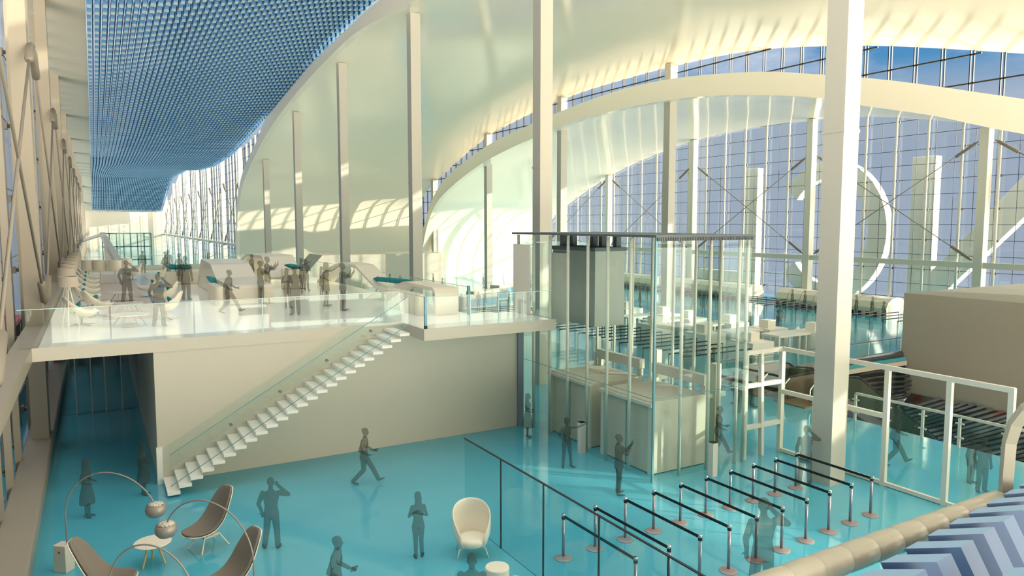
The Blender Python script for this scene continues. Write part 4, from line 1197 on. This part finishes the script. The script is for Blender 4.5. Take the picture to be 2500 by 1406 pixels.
POSE = {
 'stand': dict(L=down, R=down, LL=stl, RL=stl),
 'phone': dict(L=((-.02, .30, 1.16), (.06, .24, .93), (.3, -.1, -1), .5), R=((.03, .42, 1.36), (.07, .17, 1.58), (-.05, -.45, .9), .8), LL=((0.03, .13, .48), (0, .18, .085), (1, .45, 0)), RL=((.02, .12, .48), (-.02, .14, .085), (1, .2, 0)), nod=.01),
 'walk': dict(L=((.02, .23, 1.14), (.24, .20, 1.04), (1, -.2, -.1), .6), R=((-.08, .24, 1.15), (.14, .22, 1.02), (1, -.1, -.1), .6), LL=((.24, .09, .50), (.42, .09, .14), (1, .05, .35)), RL=((.0, .08, .48), (-.34, .09, .12), (1, 0, -.25)), lean=.04),
 'photo': dict(L=((.24, .20, 1.26), (.40, .13, 1.48), (.25, -.2, 1), .3), R=((.20, .22, 1.27), (.30, .12, 1.44), (.4, -.2, 1), .3), LL=stl, RL=((0, .1, .48), (-.02, .12, .085), (1, .3, 0)), lean=-.03),
 'folded': dict(L=((.04, .235, 1.15), (.17, .05, 1.20), (.2, -1, .1), .3), R=((.04, .235, 1.14), (.18, .04, 1.15), (.15, -1, .15), .3), LL=((.0, .07, .48), (-.01, .07, .085), (1, .1, 0)), RL=((.03, .08, .48), (.04, .10, .085), (1, .3, 0))),
 'skirt': dict(L=((-.06, .22, 1.16), (.12, .14, 1.10), (1, -.4, .0), .5), R=((-.06, .22, 1.16), (.12, .16, 1.08), (1, -.3, .1), .5), LL=((.0, .07, .48), (.0, .07, .10), (1, .3, -.25)), RL=((0, .07, .48), (-.01, .07, .10), (1, .15, -.25))),
 'point': dict(L=((.06, .36, 1.44), (.16, .60, 1.56), (.3, .8, .45), .15), R=((-.05, .25, 1.18), (.08, .19, 1.08), (.6, -.7, .1), .5), LL=((.03, .13, .48), (.0, .17, .085), (1, .6, 0)), RL=((.02, .11, .48), (-.01, .13, .085), (1, .3, 0))),
 'point_fwd': dict(L=((.24, .17, 1.46), (.45, .14, 1.60), (.9, -.05, .45), .1), R=((-.04, .22, 1.17), (.10, .17, 1.08), (.8, -.5, .1), .5), LL=((.05, .09, .48), (.02, .1, .085), (1, .3, 0)), RL=((0, .1, .48), (-.06, .1, .085), (1, .1, 0))),
}
ME = {
 'stand': body(POSE['stand']), 'phone': body(POSE['phone']), 'walk': body(POSE['walk']), 'photo': body(POSE['photo']),
 'folded': body(POSE['folded'], True, None, 'long'), 'skirt': body(POSE['skirt'], True, (.42, .235), 'long'),
 'point': body(POSE['point'], True, None, 'bob'), 'point_fwd': body(POSE['point_fwd'], True, (.62, .17), 'long'), 'woman': body(POSE['stand'], True, (.5, .19), 'bob'),
}
HT = {k: max(v.co.z for v in me.vertices) for k, me in ME.items()}
AWAY = yaw_dir = math.atan2(FH.y, FH.x); RIGHT = math.atan2(RV.y, RV.x); LEFT = RIGHT+PI; TOWARD = AWAY+PI
TL = ['before the stair wall', 'cut off by the lower frame edge', 'behind the lift enclosure corner', 'behind the framed partition', 'by the right lift posts and desks', 'before the wide ribbon bench', 'far back on the gallery']
def person(kind, loc, rot, h, label, group=None):
    o = bpy.data.objects.new('person', ME[kind]); COL.objects.link(o)
    o.location = loc; o.rotation_euler = (0, 0, rot); s = h/HT[kind]; o.scale = (s, s, s)
    tag(o, label, 'person', group)
    if kind == 'walk' and TL:
        m = MB(); m.hexa([(-.06, -.09, -.012), (.06, -.09, -.012), (.06, .09, -.012), (-.06, .09, -.012), (-.06, -.09, .012), (.06, -.09, .012), (.06, .09, .012), (-.06, .09, .012)])
        tl = 'dark flat tablet held by the smoked walking figure '+TL.pop(0)
        t = m.build('tablet', M['ghost_item']); v = Matrix.Rotation(rot, 4, 'Z') @ (Vector((.36, .10, 1.06))*s)
        t.location = Vector(loc)+v; t.rotation_euler = (0, -.35, rot)
        tag(t, tl, 'tablet')
    return o
def pz(x, y, z, kind, rot, label, h=None, top=None, group=None):
    p = atz(x, y, z)
    if h is None:
        h = (aty(x, top, p.y).z-z) if top else 1.75
    return person(kind, (p.x, p.y, z), rot, h, label, group)
G = 'ground floor'
pz(215, 1262, 0, 'skirt', RIGHT, 'smoked long-haired woman figure in a skirt at left behind the arc lamp', top=1120)
pz(352, 1208, 0, 'skirt', RIGHT, 'smoked figure of a long-haired woman in a skirt at the corridor mouth under the gallery', top=1082)
pz(665, 1338, 0, 'phone', AWAY+.1, 'smoked figure of a man phoning on the blue floor by the shell chairs', top=1165)
pz(890, 1180, 0, 'walk', RIGHT, 'smoked figure of a man striding right in front of the stair wall', top=1044)
pz(1022, 1362, 0, 'folded', AWAY+.3, 'smoked figure of a long-haired woman in trousers with folded arms on the blue floor', top=1200)
pz(822, 1515, 0, 'walk', RIGHT, 'smoked figure of a man cut off below the chest by the lower frame edge', top=1308)
pz(1153, 1590, 0, 'stand', TOWARD, 'smoked head and shoulders in front of the egg armchair at the frame edge', top=1350)
pz(1288, 1068, 0, 'skirt', RIGHT, 'smoked figure of a woman in a skirt at the right end of the stair wall', top=960)
pz(1383, 1140, 0, 'point', TOWARD+.25, 'smoked figure of a short-haired woman pointing up beside the lift cabins', top=1019)
pz(1510, 1206, 0, 'photo', RIGHT, 'smoked figure of a man with both hands raised in front of the lift enclosure', top=1060)
pz(1752, 1112, 0, 'walk', RIGHT, 'smoked figure of a man striding right behind the lift enclosure corner', top=992)
pz(1965, 1182, 0, 'phone', AWAY+.1, 'smoked figure of a man phoning just left of the tall near column', top=1040)
pz(2182, 1134, 0, 'walk', RIGHT, 'smoked figure of a man striding right behind the framed partition', top=995)
pz(2395, 1200, 0, 'stand', TOWARD, 'smoked figure of a man standing square behind the last partition bay', top=1068)
pz(2368, 1178, 0, 'stand', TOWARD+.4, 'smoked figure half hidden behind the square standing man in the last bay', top=1075)
pz(1858, 1480, 0, 'phone', AWAY+.1, 'smoked figure of a man phoning among the belt barriers at the lower edge', top=1218)
pz(1812, 1008, 0, 'stand', AWAY, 'smoked figure standing at the pit edge left of the framed door, left one', top=888)
pz(1797, 985, 0, 'stand', AWAY+.5, 'smoked figure standing at the pit edge left of the framed door, behind its neighbour', top=888)
pz(1834, 992, 0, 'photo', RIGHT, 'smoked figure photographing above the framed door by the escalators', top=868)
pz(1640, 940, 0, 'stand', RIGHT, 'smoked figure of a man behind the lift cabins at left of the guide post', top=868)
pz(1676, 925, 0, 'stand', AWAY, 'smoked figure standing behind the right guide post', top=852)
pz(1738, 930, 0, 'walk', RIGHT, 'smoked walking figure behind the lift posts by the desks', top=848)
# gallery
pz(390, 797, Z1, 'phone', AWAY+.1, 'smoked figure of a man phoning nearest the front balustrade', top=668)
pz(312, 741, Z1, 'phone', AWAY+.2, 'smoked figure of a man phoning between the rows of armchairs', top=635)
pz(560, 764, Z1, 'walk', RIGHT, 'smoked figure of a man striding right in front of the wide ribbon bench', top=658)
pz(638, 742, Z1, 'photo', RIGHT, 'smoked figure of a man with raised hands in a dark jacket on the gallery', top=636)
pz(655, 731, Z1, 'photo', RIGHT+.2, 'smoked figure of a taller man with raised hands just behind the jacketed one', top=626)
pz(616, 695, Z1, 'stand', RIGHT, 'smoked figure standing behind the two photographing men', top=620)
pz(702, 752, Z1, 'folded', AWAY, 'smoked figure of a long-haired woman with folded arms beside the standing man', top=654)
pz(722, 768, Z1, 'stand', TOWARD, 'smoked figure of a man standing square in the middle of the gallery', top=648)
pz(737, 706, Z1, 'point_fwd', RIGHT, 'smoked figure of a woman pointing right in front of the raised ribbon', top=630)
pz(748, 710, Z1, 'folded', AWAY, 'smoked figure of a woman close behind the pointing one at the raised ribbon', top=632)
pz(786, 722, Z1, 'point_fwd', RIGHT, 'smoked figure of a dark slim woman pointing right left of the camera man', top=650)
pz(797, 748, Z1, 'point_fwd', RIGHT+.1, 'smoked figure of a woman pointing right, next to the man photographing', top=640)
pz(838, 758, Z1, 'photo', RIGHT, 'smoked figure of a man photographing to the right, rightmost on the gallery', top=642)
pz(350, 666, Z1, 'stand', AWAY, 'smoked figure standing far back before the glass box, left one', top=612)
pz(405, 690, Z1, 'walk', RIGHT, 'smoked figure striding far back on the gallery among the armchairs', top=614)
pz(412, 672, Z1, 'stand', AWAY, 'smoked figure standing behind the far striding one', top=610)
pz(440, 695, Z1, 'woman', AWAY, 'smoked figure of a woman in the far pair by the teal cushions', top=618)
pz(455, 732, Z1, 'stand', AWAY, 'smoked figure of a man in the far pair by the teal cushions', top=624)
pz(510, 668, Z1, 'point_fwd', RIGHT, 'smoked figure pointing right behind the wide ribbon bench', top=616)
far = [(930, 700, 'stand'), (952, 703, 'woman'), (977, 706, 'woman'), (1058, 702, 'stand'), (1080, 716, 'stand'), (1180, 702, 'woman'), (1127, 765, 'stand'), (1142, 762, 'woman'), (1168, 758, 'woman'), (1185, 752, 'woman'), (1216, 760, 'woman'), (1243, 758, 'woman'),
       (1562, 749, 'woman'), (1512, 780, 'stand'), (1643, 760, 'woman'), (1692, 725, 'stand'), (1717, 764, 'woman'), (1734, 748, 'stand'), (1776, 768, 'woman'), (1828, 820, 'stand'), (1898, 815, 'woman'), (1903, 800, 'woman'), (1934, 735, 'woman'), (1965, 735, 'woman'), (2130, 745, 'woman'), (2156, 788, 'woman'), (2091, 745, 'woman'), (2212, 775, 'stand'), (1294, 712, 'woman')]
fl_ = ['beyond the gallery glass behind the teal bolster, leftmost', 'beyond the gallery glass behind the teal bolster, second', 'beyond the gallery glass behind the teal bolster, third and lowest', 'above the arching ribbon bench, left one', 'above the arching ribbon bench, right one', 'alone before the distant sunlit wall',
       'at the blue glass post of the landing, left one', 'at the blue glass post of the landing, right one', 'right of the arching ribbon, first before the low counter', 'right of the arching ribbon, second before the low counter', 'behind the black queue rails, left one', 'behind the black queue rails, right one',
       'alone in the far queue seen left inside the lift enclosure', 'beside the grey lift box at its right edge', 'dark one among the far barriers at the lift corner post', 'above the far barriers before the facade column', 'small one amid the far barriers inside the lift glass', 'amid the far barriers near the right lift posts', 'dark one by the rightmost lift posts',
       'behind the service desk left of the tall column', 'standing at the service desk in a warm tone', 'tall one behind the desk left of the tall column', 'above the canopy left of the tall column, left one', 'above the canopy left of the tall column, right one', 'above the canopy right of the tall column', 'standing at the queue rails right of the tall column', 'above the canopy just right of the tall column', 'in dark clothes at the edge of the big white block', 'behind the bright lift door panel']
for (x, y, k), l in zip(far, fl_):
    p = atz(x, y, 0)
    if p.x > 59: p = atx(x, 740, 56.0); p.z = 0
    person(k, (p.x, p.y, 0), random.choice((RIGHT, AWAY, LEFT)), 1.72, 'small distant smoked figure '+l)

# ================================================================== GLASS BOX IN THE FAR HALL
t = empty('glass_stair_box', (2, 95, 0), 0, 'glass box with thin green frames standing at the far end of the hall', 'glass enclosure')
A = aty(249, 570, 100); B = aty(368, 570, 100)
m = MB(); m.box(A.x-2, B.x-2, 5, 12, 0, A.z); m.build('glass_volume', M['glass_blue'], t)
m = MB()
n = 7
for i in range(n+1):
    x = A.x-2+(B.x-A.x)*i/n; m.box(x-.06, x+.06, 4.9, 5.0, 0, A.z)
for z in (A.z, A.z-1.6, A.z-3.2, A.z-4.8): m.box(A.x-2, B.x-2, 4.9, 5.0, z-.06, z+.06)
m.build('frame_grid', M['edge_glass'], t)
w1 = atx(247, 572, .8)
m = MB()
a0 = aty(250, 572, 96); a1 = aty(300, 660, 64)
m.bar((a0.x, 96, a0.z), (a1.x, 64, a1.z), .5, .5)
m.bar((a0.x, 96, a0.z), (-1.2, 110, a0.z-1.0), .3, .3)
tag(m.build('sloping_beam', M['steelwhite']), 'white sloping stringer descending toward the back of the gallery', 'beam')
m = MB(); m.box(-1.4, 12.3, 60.05, 60.35, 4.0, Z1+.35); struct(m.build('trim_11', M['steelwhite']))
m = MB(); m.rings([[(a0.x+.1, 95, 0), (a0.x+1.6, 66, 0), (a0.x+1.6, 66, 3.0), (a0.x+.1, 95, a0.z-.4)], [(a0.x+.3, 95, 0), (a0.x+1.8, 66, 0), (a0.x+1.8, 66, 3.0), (a0.x+.3, 95, a0.z-.4)]])
tag(m.build('stair_flank', M['white']), 'white flank wall under the sloping stringer', 'wall panel')

# ================================================================== LIGHT, SKY, CAMERA
sun = bpy.data.lights.new('sun', 'SUN'); sun.energy = SUN_E; sun.angle = math.radians(.6); sun.color = (1.0, .90, .70)
so = bpy.data.objects.new('sun', sun); COL.objects.link(so)
sd = Vector(SUN_DIR).normalized()
so.rotation_euler = sd.to_track_quat('-Z', 'Y').to_euler()

w = bpy.data.worlds.new('sky'); sc.world = w; w.use_nodes = True
t = w.node_tree; t.nodes.clear()
out = t.nodes.new('ShaderNodeOutputWorld'); bg = t.nodes.new('ShaderNodeBackground')
t.links.new(bg.outputs[0], out.inputs[0])
tc = t.nodes.new('ShaderNodeTexCoord'); sx = t.nodes.new('ShaderNodeSeparateXYZ'); t.links.new(tc.outputs['Generated'], sx.inputs[0])
cr = t.nodes.new('ShaderNodeValToRGB'); e = cr.color_ramp.elements
e[0].position = .0; e[0].color = SKY_LOW; e[1].position = .38; e[1].color = SKY_HI
x = e.new(.145); x.color = SKY_LOW; x = e.new(.195); x.color = SKY_MID
x = e.new(.72); x.color = ZENITH
t.links.new(sx.outputs['Z'], cr.inputs[0])
n = t.nodes.new('ShaderNodeTexNoise'); n.inputs['Scale'].default_value = 3.2; n.inputs['Detail'].default_value = 7; n.inputs['Roughness'].default_value = .6
mp = t.nodes.new('ShaderNodeMapping'); mp.inputs['Scale'].default_value = (1, 1, 2.6); mp.inputs['Location'].default_value = CLOUD_LOC
t.links.new(tc.outputs['Generated'], mp.inputs[0]); t.links.new(mp.outputs[0], n.inputs['Vector'])
c2 = t.nodes.new('ShaderNodeValToRGB'); c2.color_ramp.elements[0].position = .43; c2.color_ramp.elements[1].position = .60
t.links.new(n.outputs['Fac'], c2.inputs[0])
# clouds thin out toward the haze at the horizon
mr = t.nodes.new('ShaderNodeMapRange'); mr.inputs['From Min'].default_value = .15; mr.inputs['From Max'].default_value = .2
t.links.new(sx.outputs['Z'], mr.inputs['Value'])
mu = t.nodes.new('ShaderNodeMath'); mu.operation = 'MULTIPLY'; t.links.new(c2.outputs[0], mu.inputs[0]); t.links.new(mr.outputs[0], mu.inputs[1])
mx = t.nodes.new('ShaderNodeMix'); mx.data_type = 'RGBA'; mx.inputs['B'].default_value = CLOUD_C
t.links.new(mu.outputs[0], mx.inputs['Factor']); t.links.new(cr.outputs[0], mx.inputs['A'])
# added, unseen warm glow behind the viewer: sky above, vault fill below the horizon
def glow(prev, dxy, lo, hi, above, below):
    dp = t.nodes.new('ShaderNodeVectorMath'); dp.operation = 'DOT_PRODUCT'; dp.inputs[1].default_value = Vector((dxy[0], dxy[1], 0)).normalized()
    t.links.new(tc.outputs['Generated'], dp.inputs[0])
    mg = t.nodes.new('ShaderNodeMapRange'); mg.interpolation_type = 'SMOOTHSTEP'
    mg.inputs['From Min'].default_value = lo; mg.inputs['From Max'].default_value = hi
    t.links.new(dp.outputs['Value'], mg.inputs['Value'])
    gz = t.nodes.new('ShaderNodeMapRange'); gz.inputs['From Min'].default_value = -.02; gz.inputs['From Max'].default_value = -.07
    t.links.new(sx.outputs['Z'], gz.inputs['Value'])
    c = t.nodes.new('ShaderNodeMix'); c.data_type = 'RGBA'; c.inputs['A'].default_value = above; c.inputs['B'].default_value = below
    t.links.new(gz.outputs[0], c.inputs['Factor'])
    ad = t.nodes.new('ShaderNodeMix'); ad.data_type = 'RGBA'
    t.links.new(mg.outputs[0], ad.inputs['Factor']); t.links.new(prev, ad.inputs['A']); t.links.new(c.outputs['Result'], ad.inputs['B'])
    return ad.outputs['Result']
g1 = glow(mx.outputs['Result'], (-.1, -1), .05, .75, BACK_UP, BACK_DN)
g2 = glow(g1, (.88, -.47), .60, .92, SIDE_UP, SIDE_DN)
t.links.new(g2, bg.inputs[0]); bg.inputs[1].default_value = 1.0

cam = bpy.data.cameras.new('camera'); co = bpy.data.objects.new('camera', cam); COL.objects.link(co)
cam.sensor_fit = 'HORIZONTAL'; cam.sensor_width = 36; cam.lens = F_PX/2500*36; cam.clip_start = .1; cam.clip_end = 1200
R = Matrix((RV, UV, -FV)).transposed()
co.matrix_world = Matrix.Translation(CAM) @ R.to_4x4()
sc.camera = co
sc.view_settings.view_transform = 'Standard'; sc.view_settings.look = 'None'; sc.view_settings.gamma = 1
sc.view_settings.use_curve_mapping = False; sc.view_settings.exposure = EXPO
cy_ = sc.cycles
cy_.max_bounces = 10; cy_.diffuse_bounces = 5; cy_.glossy_bounces = 4; cy_.transmission_bounces = 6; cy_.transparent_max_bounces = 48
cy_.sample_clamp_indirect = 6; cy_.use_denoising = True; cy_.caustics_reflective = False; cy_.caustics_refractive = False
